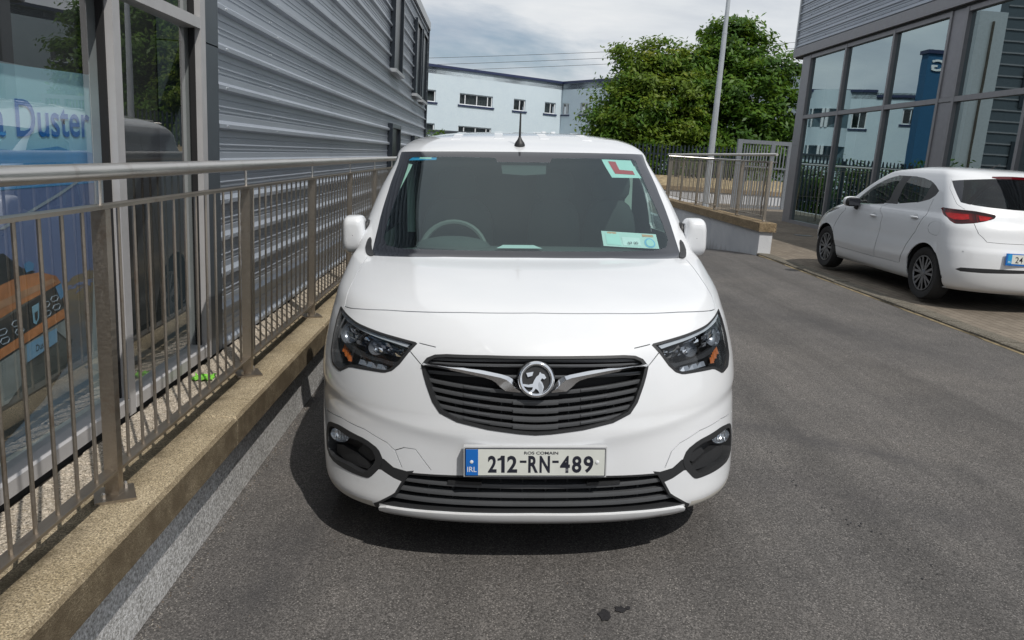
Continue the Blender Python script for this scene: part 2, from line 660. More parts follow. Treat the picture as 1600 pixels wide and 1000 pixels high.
M['cream'] = mat('unpainted_pale_plastic', (0.52, 0.50, 0.45), 0.5)
M['amber'] = mat('amber_lamp', (0.30, 0.075, 0.008), 0.5, spec=0.2)
M['red_lamp'] = mat('red_lamp', (0.55, 0.012, 0.018), 0.15, coat=1.0, scale=30, var=0.3)
M['dark_red_lamp'] = mat('dark_red_lamp', (0.13, 0.006, 0.012), 0.15, coat=1.0)
M['plate_white'] = mat('plate_white', (0.66, 0.68, 0.64), 0.35)
M['plate_blue'] = mat('plate_blue', (0.01, 0.14, 0.50), 0.4)
M['plate_black'] = mat('plate_black', (0.016, 0.018, 0.030), 0.4)
M['white_print'] = mat('white_print', (0.78, 0.80, 0.82), 0.4)
M['interior'] = mat('cabin_dark_trim', (0.050, 0.056, 0.056), 0.8)
M['interior_pale'] = mat('cabin_pale_trim', (0.62, 0.72, 0.66), 0.8)
M['paper'] = mat('paper', (0.62, 0.70, 0.70), 0.7)
M['sticker_aqua'] = mat('sticker_pale', (0.55, 0.74, 0.72), 0.5)
M['sticker_red'] = mat('sticker_red', (0.55, 0.05, 0.06), 0.5)
M['sticker_blue'] = mat('sticker_blue', (0.02, 0.30, 0.62), 0.45)
M['sticker_orange'] = mat('sticker_orange', (0.70, 0.35, 0.22), 0.5)
M['asphalt'] = asphalt()
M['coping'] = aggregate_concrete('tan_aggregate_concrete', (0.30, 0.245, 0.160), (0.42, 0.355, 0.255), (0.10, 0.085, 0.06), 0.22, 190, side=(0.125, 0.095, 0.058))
M['plinth_wall'] = render_wall('grey_roughcast', (0.46, 0.455, 0.445), (0.60, 0.595, 0.585), 105, 0.95)
M['white_wall'] = render_wall('white_render', (0.50, 0.52, 0.55), (0.62, 0.63, 0.65), 120, 0.3, stain=(-0.12, 0.55, 2.6, (0.16, 0.15, 0.13)))
M['tan_coping'] = aggregate_concrete('brown_weathered_coping', (0.19, 0.145, 0.09), (0.28, 0.215, 0.14), (0.06, 0.05, 0.04), 0.18, 60)
M['paver'] = aggregate_concrete('grey_paver', (0.33, 0.29, 0.24), (0.44, 0.39, 0.33), (0.10, 0.09, 0.08), 0.12, 120)
M['joint'] = mat('sandy_joint', (0.075, 0.062, 0.048), 0.95)
M['steel'] = brushed('brushed_steel', (0.72, 0.69, 0.65), 0.36, 0.35)
M['steel_bar'] = brushed('stained_steel', (0.44, 0.39, 0.33), 0.40, 0.5)
M['frame_grey'] = mat('grey_aluminium_frame', (0.46, 0.455, 0.46), 0.45, 0.15)
M['frame_dark'] = mat('slate_grey_cladding_column', (0.075, 0.092, 0.108), 0.45, 0.2)
M['frame_right'] = mat('dark_grey_frame', (0.235, 0.235, 0.25), 0.45, 0.3)
M['column_right'] = mat('mid_grey_column_panel', (0.25, 0.25, 0.27), 0.42, 0.4)
M['coping_grey'] = mat('pale_grey_flashing', (0.42, 0.44, 0.46), 0.4, 0.3)
M['dark_window'] = mat('dark_window_frame', (0.012, 0.017, 0.024), 0.3)
M['bglass'] = glass_mat('showroom_glass', (0.90, 0.95, 0.95), 2.7, 0.03)
M['bglass_right'] = glass_mat('tinted_showroom_glass', (0.30, 0.42, 0.44), 5.5, 0.02, gloss=(0.80, 0.97, 1.0))
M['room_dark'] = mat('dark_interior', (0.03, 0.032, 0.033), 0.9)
M['room_floor'] = mat('interior_floor', (0.09, 0.085, 0.08), 0.35)
M['white_board'] = mat('white_display_board', (0.42, 0.48, 0.50), 0.6)
M['blue_wall'] = render_wall('pale_blue_render', (0.57, 0.66, 0.72), (0.61, 0.70, 0.75), 20, 0.15)
M['navy'] = mat('navy_trim', (0.022, 0.032, 0.085), 0.5)
M['tower_blue'] = mat('deep_blue_render', (0.018, 0.095, 0.20), 0.7)
M['white_frame'] = mat('white_window_frame', (0.74, 0.76, 0.78), 0.45)
M['win_pane'] = glass_mat('window_pane', (0.45, 0.5, 0.52), 1.7)
M['curtain'] = mat('grey_curtain', (0.20, 0.20, 0.19), 0.9, var=0.4, scale=6)
M['galv'] = mat('galvanised_steel', (0.33, 0.36, 0.40), 0.42, 0.6, 0.15, 20)
M['palisade'] = mat('dark_green_painted_steel', (0.013, 0.022, 0.032), 0.45)
M['pole'] = mat('grey_lamp_pole', (0.42, 0.45, 0.48), 0.45, 0.3, 0.08, 5)
M['wire'] = mat('black_cable', (0.03, 0.03, 0.035), 0.6)
M['bark'] = mat('bark', (0.06, 0.05, 0.04), 0.95, var=0.4, scale=12, bump=0.5, bscale=20)
M['leaf_a'] = leaf_mat('leaf_mid_green', (0.042, 0.105, 0.012), (0.092, 0.190, 0.020), (0.19, 0.26, 0.030))
M['leaf_b'] = leaf_mat('leaf_deep_green', (0.028, 0.078, 0.012), (0.062, 0.140, 0.018), (0.11, 0.18, 0.024))
M['leaf_c'] = leaf_mat('leaf_yellow_green', (0.068, 0.120, 0.012), (0.140, 0.215, 0.020), (0.25, 0.26, 0.034))
M['straw'] = mat('dry_grass', (0.26, 0.205, 0.12), 0.95, var=0.4, scale=7, bump=0.6, bscale=40)
M['ground'] = mat('far_ground', (0.10, 0.10, 0.085), 0.95, var=0.25, scale=0.6)


# ================================================================== THE SETTING
CROSS = 0.05            # the driveway falls towards the left-hand wall


def road_z(x, y):
    d = max(0.0, y - 12.3)
    drop = 0.10 * d * d / (d + 1.2) if d > 0 else 0.0
    return CROSS * x - min(drop, 0.95)


def pave_z(x):
    return 0.252 + 0.018 * (x - 4.6)


rng = random.Random(7)

gm = MB().add([(-300, -120, -1.25), (300, -120, -1.25), (300, 420, -1.25), (-300, 420, -1.25)], [(0, 1, 2, 3)])
tag(gm.build('ground', M['ground']), kind='structure')

xs = [-1.14, -0.5, 0.3, 1.2, 2.1, 3.0, 3.9, 4.585]
ys = [-7 + 0.8 * i for i in range(56)]
road = MB().grid([[(x, y, road_z(x, y)) for x in xs] for y in ys]).build('driveway', M['asphalt'], smooth=True)
tag(road, kind='structure')


def blob(cx, cy, rx, ry, n, seed, z=0.004, name='oil_stain', m=None, parent=None):
    rr = random.Random(seed)
    pts = []
    for i in range(n):
        t = 2 * PI * i / n
        k = 0.7 + 0.5 * rr.random()
        x, y = cx + rx * k * math.cos(t), cy + ry * k * math.sin(t)
        pts.append((x, y, road_z(x, y) + z))
    o = MB().add(pts, [tuple(range(n))]).build(name, m, parent)
    return o


M['oil'] = mat('oil_stain', (0.022, 0.021, 0.023), 0.55, var=0.3, scale=40)
blob(0.498, 2.437, 0.024, 0.036, 15, 3, m=M['oil'], parent=road)
blob(0.560, 2.470, 0.021, 0.022, 15, 9, m=M['oil'], parent=road)
blob(0.588, 2.478, 0.010, 0.012, 9, 12, m=M['oil'], parent=road)


def paving_mat():
    t = NT('brown_block_paving')
    b = t.n.new('ShaderNodeTexBrick')
    t.l.new(t.scaled((1, 1, 1), rot=(0, 0, R(90))), b.inputs['Vector'])
    b.inputs['Scale'].default_value = 1.0
    b.inputs['Brick Width'].default_value = 0.2
    b.inputs['Row Height'].default_value = 0.1
    b.inputs['Mortar Size'].default_value = 0.004
    b.inputs['Color1'].default_value = (0.175, 0.148, 0.118, 1)
    b.inputs['Color2'].default_value = (0.220, 0.188, 0.150, 1)
    b.inputs['Mortar'].default_value = (0.07, 0.058, 0.045, 1)
    base = t.mix(1.0, b.outputs['Color'], t.ramp(t.noise(0.8, 5, 0.65), [(0.3, 0.72), (0.7, 1.15)]), 'MULTIPLY')
    fine = t.noise(120, 3, 0.7)
    base = t.mix(0.5, base, t.ramp(fine, [(0.3, 0.3), (0.5, 0.5), (0.7, 0.72)]), 'OVERLAY')
    return t.done(t.bsdf(base, 0.9, 0, t.bump(fine, 0.4, 0.004), spec=0.3))


M['paving'] = paving_mat()
pv = MB()
px_ = [4.80, 5.6, 6.4, 7.2, 8.3, 12.5]
pv.grid([[(x, y, pave_z(x)) for x in px_] for y in (-6, 0, 6, 12, 18, 24, 29.3)])
paving = tag(pv.build('paving', M['paving'], smooth=True), kind='structure')
MB().box(4.62, 4.799, 20.62, 29.3, -1.25, 0.25).build('paving_edge', M['white_wall'], paving)
MB().box(4.55, 4.62, 29.0, 33, -1.25, 1.2).build('bank_edge', M['tan_coping'], paving)
MB().bbox(6.74, 7.10, 16.40, 16.62, pave_z(6.9), pave_z(6.9) + 0.008, 0.003).build('drain_cover', M['dark_grey_plastic'], paving)

# dropped kerb of long grey blocks between driveway and paving
M['kerb'] = aggregate_concrete('grey_kerb_block', (0.120, 0.110, 0.092), (0.170, 0.155, 0.130), (0.05, 0.045, 0.04), 0.15, 110)
kerb = tag(MB().box(4.585, 4.80, -5, 12.72, -0.2, 0.222).build('kerb_bed', M['joint']), kind='structure')
y, k = -3.0, 0
while y < 12.6:
    ln = 0.45 if y < 9.6 else 0.21
    dz = rng.uniform(-0.004, 0.004)
    m_ = MB()
    z0, z1 = road_z(4.59, y) + 0.026 + dz, pave_z(4.8) + 0.004 + dz
    a, b = 4.588 + rng.uniform(-.004, .004), 4.806
    ya, yb = y + 0.005, y + ln - 0.005
    m_.add([(a, ya, 0.0), (a, yb, 0.0), (a, yb, z0), (a, ya, z0), (a + .02, ya, z0 + 0.012), (a + .02, yb, z0 + 0.012), (b, ya, z1), (b, yb, z1), (b, ya, 0), (b, yb, 0)],
           [(0, 1, 2, 3), (3, 2, 5, 4), (4, 5, 7, 6), (0, 3, 4, 6, 8), (1, 9, 7, 5, 2)])
    m_.build('kerb_block', M['kerb'], kerb)
    y += ln
# straw-coloured grit along the kerb's foot
tag(MB().grid([[(4.574 + rng.uniform(-.012, .010), y, road_z(4.55, y) + 0.004), (4.587, y, road_z(4.587, y) + 0.012)] for y in [-3 + .2 * i for i in range(79)]]).build(
    'gutter_grit', M['straw']), kind='stuff')

# ------------------------------------------------------------------ plinth on the left (wall + coping + pavers)
plinth = tag(empty('retaining_wall', (-1.2, 9, 0)), 'low roughcast wall with thick tan aggregate coping beside the white van', 'wall')
MB().box(-1.46, -1.10, -5, 21, -0.5, 0.273).build('wall', M['plinth_wall'], plinth, world=True)
yj = -4.2
for i in range(14):
    ln = 1.86
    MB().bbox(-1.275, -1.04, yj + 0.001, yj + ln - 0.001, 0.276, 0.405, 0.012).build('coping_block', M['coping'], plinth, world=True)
    yj += ln
bed = tag(MB().box(-1.52, -1.276, -5, 21, 0.2, 0.384).build('paver_bed', M['joint']), kind='structure')
protos = []
for i in range(4):
    m_ = MB().bbox(-0.0965, 0.0965, -0.0465, 0.0465, -0.03, 0.0, 0.006)
    protos.append(m_.build('paver', M['paver'], bed))
n = 0
for row in range(150):
    yy = 0.9 + row * 0.097
    for cx in (-1.378,) if row % 2 else (-1.328, -1.43):
        w = 1.0 if row % 2 else 0.52
        src = protos[n % 4]
        o = src if n < 4 else dup(src, (0, 0, 0), bed)
        o.location = (cx + rng.uniform(-.002, .002), yy, 0.399 + rng.uniform(-.003, .003))
        o.rotation_euler = (rng.uniform(-.012, .012), rng.uniform(-.012, .012), rng.uniform(-.02, .02))
        o.scale = (w, 1, 1)
        n += 1
# crumpled green scrap lying on the pavers
scr = MB()
P_ = []
for i in range(7):
    row = []
    for j in range(9):
        row.append((-1.435 + .105 * j / 8 + rng.uniform(-.006, .006), 3.74 + .085 * i / 6 + rng.uniform(-.008, .008), 0.403 + abs(rng.gauss(0, .009))))
    P_.append(row)
M['lime'] = mat('lime_green_wrapper', (0.19, 0.52, 0.05), 0.5, var=0.3, scale=60)
tag(scr.grid(P_).build('wrapper', M['lime']), 'crumpled lime green wrapper on the pavers behind the left railing', 'litter')

# ------------------------------------------------------------------ steel railings
def baluster_mesh(z0, z1, r=0.0062):
    return MB().tube((0, 0, 0), (0, 0, z1 - z0), r, 6)


def railing(name, label, p0, p1, post_s, zb, z_bot, z_top, z_hand, nb, group, s0, s1, big=True, hand_ext=(0, 0)):
    """railing from p0 to p1 (xy); posts at distances post_s along it"""
    p0, p1 = Vector((*p0, 0)), Vector((*p1, 0))
    d = (p1 - p0).normalized()
    q = Vector((-d.y, d.x, 0))
    root = tag(empty(name, (p0.x, p0.y, zb)), label, 'railing', group)

    def W(s, t, z):
        v = p0 + d * s + q * t
        return (v.x, v.y, z)

    def bar(mb, sa, sb, ta, tb, za, zb_):
        mb.add([W(sa, ta, za), W(sb, ta, za), W(sb, tb, za), W(sa, tb, za), W(sa, ta, zb_), W(sb, ta, zb_), W(sb, tb, zb_), W(sa, tb, zb_)],
               [(0, 3, 2, 1), (4, 5, 6, 7), (0, 1, 5, 4), (1, 2, 6, 5), (2, 3, 7, 6), (3, 0, 4, 7)])
        return mb
    h = MB().tube(W(s0 - hand_ext[0], 0, z_hand), W(s1 + hand_ext[1], 0, z_hand), 0.026 if big else 0.024, 20)
    h.build('handrail', M['steel'], root, smooth=True, world=True)
    bar(MB(), s0, s1, -0.021, 0.021, z_top - 0.006, z_top + 0.006).build('top_bar', M['steel_bar'], root, world=True)
    bar(MB(), s0, s1, -0.021, 0.021, z_bot - 0.005, z_bot + 0.005).build('bottom_bar', M['steel_bar'], root, world=True)
    bal = None
    po = origin_of(root)
    bms = bar
    ss = sorted(post_s)
    pd = None
    for s in ss:
        if pd is None:
            po_ = MB()
            bar(po_, -0.017, 0.017, -0.0225, 0.0225, zb + 0.008, z_top - 0.007)
            po_.v = [(Vector(v) - p0 - Vector((0, 0, zb))) for v in po_.v]
            pd = po_.build('post', M['steel_bar'], root)
            pb = MB()
            a = R(28)
            pts = [(0.062 * sx, 0.062 * sy) for sx, sy in ((-1, -1), (1, -1), (1, 1), (-1, 1))]
            pts = [(x * math.cos(a) - y_ * math.sin(a), x * math.sin(a) + y_ * math.cos(a)) for x, y_ in pts]
            pb.prism(pts, lambda x, y_: (x, y_, 0.0), lambda x, y_: (x, y_, 0.009))
            plate_ = pb.build('base_plate', M['steel_bar'], pd)
            bo = MB()
            for sx in (-1, 1):
                bx, by = 0.05 * sx * math.cos(a + .8), 0.05 * sx * math.sin(a + .8)
                bo.tube((bx, by, 0.009), (bx, by, 0.024), 0.008, 6)
                bo.ell((bx, by, 0.026), (0.006, 0.006, 0.006), 6, 4)
            bo.build('anchor_bolts', M['steel'], pd)
            sp = MB().tube((0, 0, z_top - zb + 0.006), (0, 0, z_hand - zb - 0.02), 0.0065, 8)
            sp.build('spigot', M['steel'], pd, smooth=True)
            pd.location = Vector(W(s, 0, zb)) - po
        else:
            dup_tree(pd, root, Vector(W(s, 0, zb)) - po)
    for a_, b_ in zip([s0] + ss, ss + [s1]):
        L = b_ - a_
        if L < 0.15:
            continue
        cnt = max(1, int(round(L / nb)) - 1)
        for i in range(1, cnt + 1):
            s = a_ + L * i / (cnt + 1)
            loc = Vector(W(s, 0, z_bot + 0.005)) - po
            if bal is None:
                bal = baluster_mesh(z_bot + 0.005, z_top - 0.006).build('baluster', M['steel_bar'], root, smooth=True)
                bal.location = loc
            else:
                dup(bal, loc, root)
    return root


railing('railing', 'long stained steel railing with round handrail on the tan coping left of the van', (-1.192, 0), (-1.192, 14),
        [0.975, 2.435, 3.895, 5.355, 6.815, 8.275, 9.735, 11.195], 0.405, 0.498, 1.368, 1.474, 0.1125, None, -1.0, 11.9)

# ------------------------------------------------------------------ left building: showroom glazing + ribbed metal cladding
lb = tag(empty('showroom_building', (-1.5, 4.4, 0.4)), 'grey metal clad showroom with large glazed front on the left', 'building')
XF = -1.48                          # outer face of the frames


def lbuild(mb, name, m, parent=lb, smooth=False):
    return mb.build(name, m, parent, smooth=smooth, world=True)


TOP_L = 4.22
# glazing bay from y=-4 to 4.13
mull_y = [-2.8, -1.3, 0.2, 1.7, 3.19]
for yy in mull_y:
    lbuild(MB().bbox(XF - 0.10, XF, yy, yy + 0.062, 0.405, 5.6, 0.0), 'mullion', M['frame_grey'])
lbuild(MB().box(XF - 0.10, XF - 0.001, 4.128, 4.196, 0.405, 5.6), 'mullion', M['frame_grey'])
edges = [(-4.2, -2.8)] + [(a + 0.062, b) for a, b in zip(mull_y, mull_y[1:] + [4.128])]
for ya, yb in edges[1:]:
    lbuild(MB().box(XF - 0.09, XF - 0.002, ya, yb, 2.128, 2.180), 'transom', M['frame_grey'])
    lbuild(MB().bbox(XF - 0.09, XF + 0.004, ya, yb, 0.425, 0.488, 0.008), 'sill', M['frame_grey'])
    lbuild(MB().box(XF - 0.08, XF - 0.012, ya, yb, 0.388, 0.425), 'sill_gasket', M['gap'])
    for za, zb in ((0.486, 2.130), (2.178, 3.55), (3.55, 5.55)):
        tl = 0.022
        ym, hw = (ya + yb) / 2, (yb - ya) / 2 + 0.01
        lbuild(MB().add([(XF - 0.045 + tl * hw, ya - .01, za), (XF - 0.045 - tl * hw, yb + .01, za), (XF - 0.045 - tl * hw, yb + .01, zb), (XF - 0.045 + tl * hw, ya - .01, zb)],
                        [(0, 1, 2, 3)]), 'glass_pane', M['bglass'])
        for e in (ya + 0.002, yb - 0.012):                           # dark glazing gasket
            lbuild(MB().box(XF - 0.06, XF - 0.030, e, e + 0.010, za, zb), 'gasket', M['gap'])
# slate-grey corner column with a folded joint
lbuild(MB().bbox(XF - 0.25, XF - 0.004, 4.198, 4.385, 0.405, 2.068, 0.0), 'column', M['frame_dark'])
lbuild(MB().bbox(XF - 0.25, XF - 0.002, 4.197, 4.386, 2.074, 5.6, 0.0), 'column', M['frame_dark'])
# showroom inside
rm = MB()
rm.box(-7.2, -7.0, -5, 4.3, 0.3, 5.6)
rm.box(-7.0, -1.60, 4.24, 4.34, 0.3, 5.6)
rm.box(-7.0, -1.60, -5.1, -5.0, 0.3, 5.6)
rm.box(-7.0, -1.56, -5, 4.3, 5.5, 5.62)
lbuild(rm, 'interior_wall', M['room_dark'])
lbuild(MB().box(-7.0, -1.57, -5, 4.24, 0.30, 0.415), 'interior_floor', M['room_floor'])
lbuild(MB().box(-7.2, XF - 0.3, -5, 4.2, 5.63, 5.9), 'roof', M['coping_grey'])
lbuild(MB().box(XF - 0.3, XF + 0.05, -5, 4.39, 5.62, 5.92), 'fascia', M['coping_grey'])

# cladding: ribbed sheets, one part per rib course and sheet length
PITCH_C = 0.2083
prof = [(0.000, 0.000), (0.010, 0.030), (0.012, 0.032), (0.034, 0.032), (0.037, 0.030), (0.054, 0.000), (0.086, 0.000), (0.089, -0.005), (0.097, -0.005), (0.100, 0.0),
        (0.122, 0.000), (0.126, 0.006), (0.131, 0.006), (0.135, 0.0), (0.158, 0.0), (0.161, -0.005), (0.169, -0.005), (0.172, 0.0), (0.2083, 0.0)]


def cladding_mat():
    t = NT('silver_grey_cladding')
    f = t.noise(0.9, 4, 0.6)
    c = t.ramp(f, [(0.3, (0.34, 0.38, 0.435)), (0.7, (0.40, 0.44, 0.495))])
    return t.done(t.bsdf(c, 0.38, 0.35))


M['cladding'] = cladding_mat()
XC = -1.515
sheets = [(4.387, 7.62), (7.60, 12.9), (12.88, 18.15)]
for si, (ya, yb) in enumerate(sheets):
    off = 0.0016 * (si % 2)
    for k in range(-7, 13):
        zb = 1.640 + PITCH_C * k
        mb = MB()
        mb.grid([[(XC + off + d, ya, zb + z), (XC + off + d, yb, zb + z)] for z, d in prof if zb + z < TOP_L])
        o = lbuild(mb, 'cladding_panel', M['cladding'])
scw = MB()
for k in range(-6, 13):
    zb = 1.640 + PITCH_C * k
    yy = 4.47
    i = 0
    while yy < 17.8:
        scw.ell((XC + 0.034, yy + 0.06, zb + 0.024), (0.005, 0.006, 0.006), 6, 4)
        scw.ell((XC + 0.002, yy, zb + 0.110), (0.006, 0.007, 0.007), 6, 4)
        yy += 1.05
        i += 1
o = lbuild(scw, 'cladding_screws', M['silver'])
o['kind'] = 'stuff'
lbuild(MB().box(-8, XC - 0.06, 4.39, 18.12, -0.5, 4.25), 'building_core', M['room_dark'])
lbuild(MB().box(XC - 0.05, XC + 0.065, 4.39, 18.22, TOP_L, TOP_L + 0.16).box(-8, XC - 0.05, 4.39, 18.22, TOP_L + .02, TOP_L + 0.15), 'parapet_coping', M['coping_grey'])
lbuild(MB().box(XC - 0.08, XC + 0.050, 18.15, 18.21, 0.2, TOP_L - 0.002), 'corner_trim', M['dark_window'])
lbuild(MB().box(-8, XC - 0.06, 18.122, 18.15, -0.6, TOP_L), 'end_wall', M['cladding'])
# narrow slit windows with deep dark frames
for (ya, yb, za, zb) in ((11.75, 12.85, 2.74, 3.98), (15.1, 16.15, 2.64, 3.99), (16.45, 17.55, 2.62, 3.99), (11.75, 12.85, 0.75, 1.96), (15.2, 16.2, 0.75, 1.86), (16.5, 17.5, 0.75, 1.84)):
    fr = MB()
    x0, x1 = XC - 0.03, XC + 0.075
    fr.box(x0, x1, ya, ya + 0.06, za, zb)
    fr.box(x0, x1, yb - 0.06, yb, za, zb)
    fr.box(x0, x1 - .002, ya + 0.06, yb - 0.06, zb - 0.06, zb)
    fo = lbuild(fr, 'window', M['dark_window'])
    MB().box(x0, x1 + 0.03, ya - 0.02, yb + 0.02, za - 0.05, za).build('window_sill', M['coping_grey'], fo, world=True)
    MB().box(x0, XC + 0.036, ya + 0.06, yb - 0.06, za, zb - 0.06).build('pane', M['dark_window'], fo, world=True)

# poster standing behind the first pane ------------------------------------------------
PXX = -1.615
po = tag(empty('poster', (PXX, 2.9, 0.42)), 'tall blue advertising poster with an orange car behind the left glass', 'poster')


def flat(name, pts, m, lift, parent=po):
    pts = [(PXX + lift, a, b) for a, b in pts]
    return MB().add(pts, [tuple(range(len(pts)))]).build(name, m, parent, world=True, fix=False)


def poster_sky():
    t = NT('poster_sky_print')
    z = t.sep()[2]
    f = t.math('MULTIPLY', t.math('SUBTRACT', z, 1.32), 2.4, True)
    f = t.math('ADD', f, t.math('MULTIPLY', t.math('SUBTRACT', t.noise(3, 4), 0.5), 0.25), True)
    c = t.ramp(f, [(0.0, (0.10, 0.34, 0.70)), (0.35, (0.20, 0.52, 0.82)), (0.7, (0.46, 0.78, 0.90)), (1.0, (0.52, 0.82, 0.92))])
    return t.done(t.bsdf(c, 0.5))


def poster_land():
    t = NT('poster_land_print')
    z = t.sep()[2]
    f = t.math('ADD', t.math('MULTIPLY', z, 1.0), t.math('MULTIPLY', t.math('SUBTRACT', t.noise(4.5, 6, 0.7, 1.2, t.scaled((1, 1, 4))), 0.5), 0.5))
    c = t.ramp(f, [(0.55, (0.17, 0.23, 0.30)), (0.80, (0.16, 0.16, 0.17)), (0.98, (0.26, 0.20, 0.12)), (1.12, (0.08, 0.072, 0.072)), (1.24, (0.19, 0.17, 0.18)), (1.36, (0.16, 0.22, 0.42))])
    return t.done(t.bsdf(c, 0.5))


MB().box(PXX - 0.03, PXX - 0.001, 1.75, 3.33, 0.45, 1.80).build('board', M['white_board'], po, world=True)
flat('sky_print', [(1.76, 1.378), (3.262, 1.384), (3.325, 1.815), (1.76, 1.765)], poster_sky(), 0.0)
flat('hill_print', [(1.76, 1.384), (3.262, 1.386), (3.285, 1.50), (3.19, 1.515), (3.10, 1.512), (3.00, 1.530), (2.88, 1.520), (2.75, 1.512), (2.6, 1.52), (2.3, 1.53), (1.76, 1.51)],
     mat('poster_hill_print', (0.105, 0.36, 0.72), 0.5, var=0.12, scale=5), 0.001)
flat('land_print', [(1.76, 0.47), (3.14, 0.47), (3.262, 1.385), (1.76, 1.379)], poster_land(), 0.0)
p_or = mat('poster_orange_print', (0.62, 0.25, 0.10), 0.45, var=0.35, scale=9)
p_or2 = mat('poster_light_orange_print', (0.55, 0.30, 0.17), 0.45, var=0.25, scale=12)
p_dk = mat('poster_dark_print', (0.02, 0.03, 0.035), 0.5)
p_sv = mat('poster_silver_print', (0.11, 0.12, 0.115), 0.5, var=0.4, scale=8)
p_bl = mat('poster_blue_print', (0.10, 0.30, 0.55), 0.5)
p_wt = mat('poster_line_print', (0.35, 0.42, 0.50), 0.5)
flat('road_line_print', [(2.60, 1.255), (2.64, 1.255), (3.0, 1.35), (3.25, 1.43), (3.24, 1.437), (2.99, 1.36)], p_wt, 0.002)
flat('car_shadow_print', [(2.45, 0.50), (2.80, 0.60), (2.98, 0.70), (3.02, 0.78), (2.9, 0.8), (2.4, 0.72)], p_dk, 0.002)
flat('car_body_print', [(2.30, 0.95), (2.593, 0.982), (2.93, 1.048), (2.963, 1.019), (3.004, 0.934), (3.005, 0.876), (2.963, 0.683), (2.824, 0.655), (2.554, 0.64), (2.3, 0.62)], p_sv, 0.003)
flat('car_roof_print', [(2.30, 1.16), (2.62, 1.175), (2.72, 1.11), (2.80, 1.085), (2.604, 1.05), (2.3, 1.02)], p_dk, 0.0035)
flat('car_bonnet_print', [(2.30, 1.03), (2.604, 1.072), (2.706, 1.085), (2.826, 1.080), (2.929, 1.050), (2.957, 1.02), (2.852, 1.003), (2.695, 0.982), (2.594, 0.962), (2.30, 0.93)], p_or, 0.004)
flat('bonnet_glint_print', [(2.45, 1.005), (2.70, 1.03), (2.90, 1.045), (2.93, 1.03), (2.72, 1.005), (2.5, 0.985)], p_or2, 0.005)
flat('car_grille_print', [(2.40, 0.93), (2.60, 0.955), (2.952, 1.019), (2.968, 0.928), (2.60, 0.862), (2.4, 0.83)], p_dk, 0.005)
flat('bumper_bar_print', [(2.40, 0.835), (2.58, 0.86), (2.963, 0.917), (2.972, 0.880), (2.574, 0.825), (2.4, 0.795)], p_or, 0.006)
flat('mirror_print', [(2.727, 1.122), (2.76, 1.130), (2.791, 1.116), (2.783, 1.094), (2.739, 1.091)], p_bl, 0.005)
flat('wing_print', [(2.957, 1.02), (2.985, 0.985), (3.004, 0.934), (2.998, 0.88), (2.966, 0.86), (2.968, 0.928)], p_or2, 0.0055)
flat('lower_guard_print', [(2.42, 0.80), (2.60, 0.82), (2.72, 0.84), (2.965, 0.872), (2.99, 0.845), (2.975, 0.79), (2.90, 0.845), (2.72, 0.80), (2.66, 0.70), (2.58, 0.66), (2.42, 0.66)], mat('poster_guard_print', (0.30, 0.33, 0.33), 0.5, var=0.3, scale=9), 0.0065)
flat('lamp_print', [(2.915, 1.010), (2.958, 1.018), (2.972, 0.965), (2.945, 0.955)], p_bl, 0.006)
flat('wheel_print', [(2.40 + .10 * math.cos(k * PI / 8), 0.66 + .13 * math.sin(k * PI / 8)) for k in range(16)], p_dk, 0.0068)
flat('number_board_print', [(2.706, 0.836), (2.906, 0.853), (2.904, 0.799), (2.704, 0.771)], mat('poster_pale_blue_print', (0.22, 0.42, 0.62), 0.5), 0.007)
lines = MB()
for (a, b) in ((2.50, 0.900), (2.58, 0.912), (2.66, 0.925), (2.845, 0.955), (2.905, 0.967), (2.50, 0.868), (2.59, 0.880), (2.675, 0.893), (2.85, 0.920), (2.915, 0.932)):
    w, h = 0.052, 0.020
    pts = [(a - w / 2 + .01, b - h / 2), (a + w / 2 - .01, b - h / 2), (a + w / 2, b), (a + w / 2 - .01, b + h / 2), (a - w / 2 + .01, b + h / 2), (a - w / 2, b)]
    for i in range(6):
        p, q = Vector((PXX + .0062, *pts[i])), Vector((PXX + .0062, *pts[(i + 1) % 6]))
        lines.tube(p, q, 0.0017, 4)
lines.build('grille_light_print', p_wt, po, world=True)
shield = [(2.755, 0.965), (2.80, 0.972), (2.795, 0.915), (2.775, 0.895), (2.758, 0.905)]
flat('badge_print', shield, mat('poster_badge_print', (0.25, 0.50, 0.66), 0.4), 0.007)
flat('badge_hole_print', [(2.767, 0.940), (2.788, 0.944), (2.785, 0.918), (2.775, 0.908), (2.768, 0.915)], p_dk, 0.008)
p_let = mat('poster_letter_print', (0.01, 0.17, 0.55), 0.5)
text_mesh('lettering', 'a Duster', po, (0.003, 2.612 - 2.9, 1.556 - 0.42), (0, 1, 0.02), (0, 0, 1), 0.628, 0.127, p_let, off=0.012)
text_mesh('number_board_lettering', 'Duster', po, (0.008, 2.762 - 2.9, 0.797 - 0.42), (0, 1, 0.06), (0, 0, 1), 0.086, 0.024, p_dk)
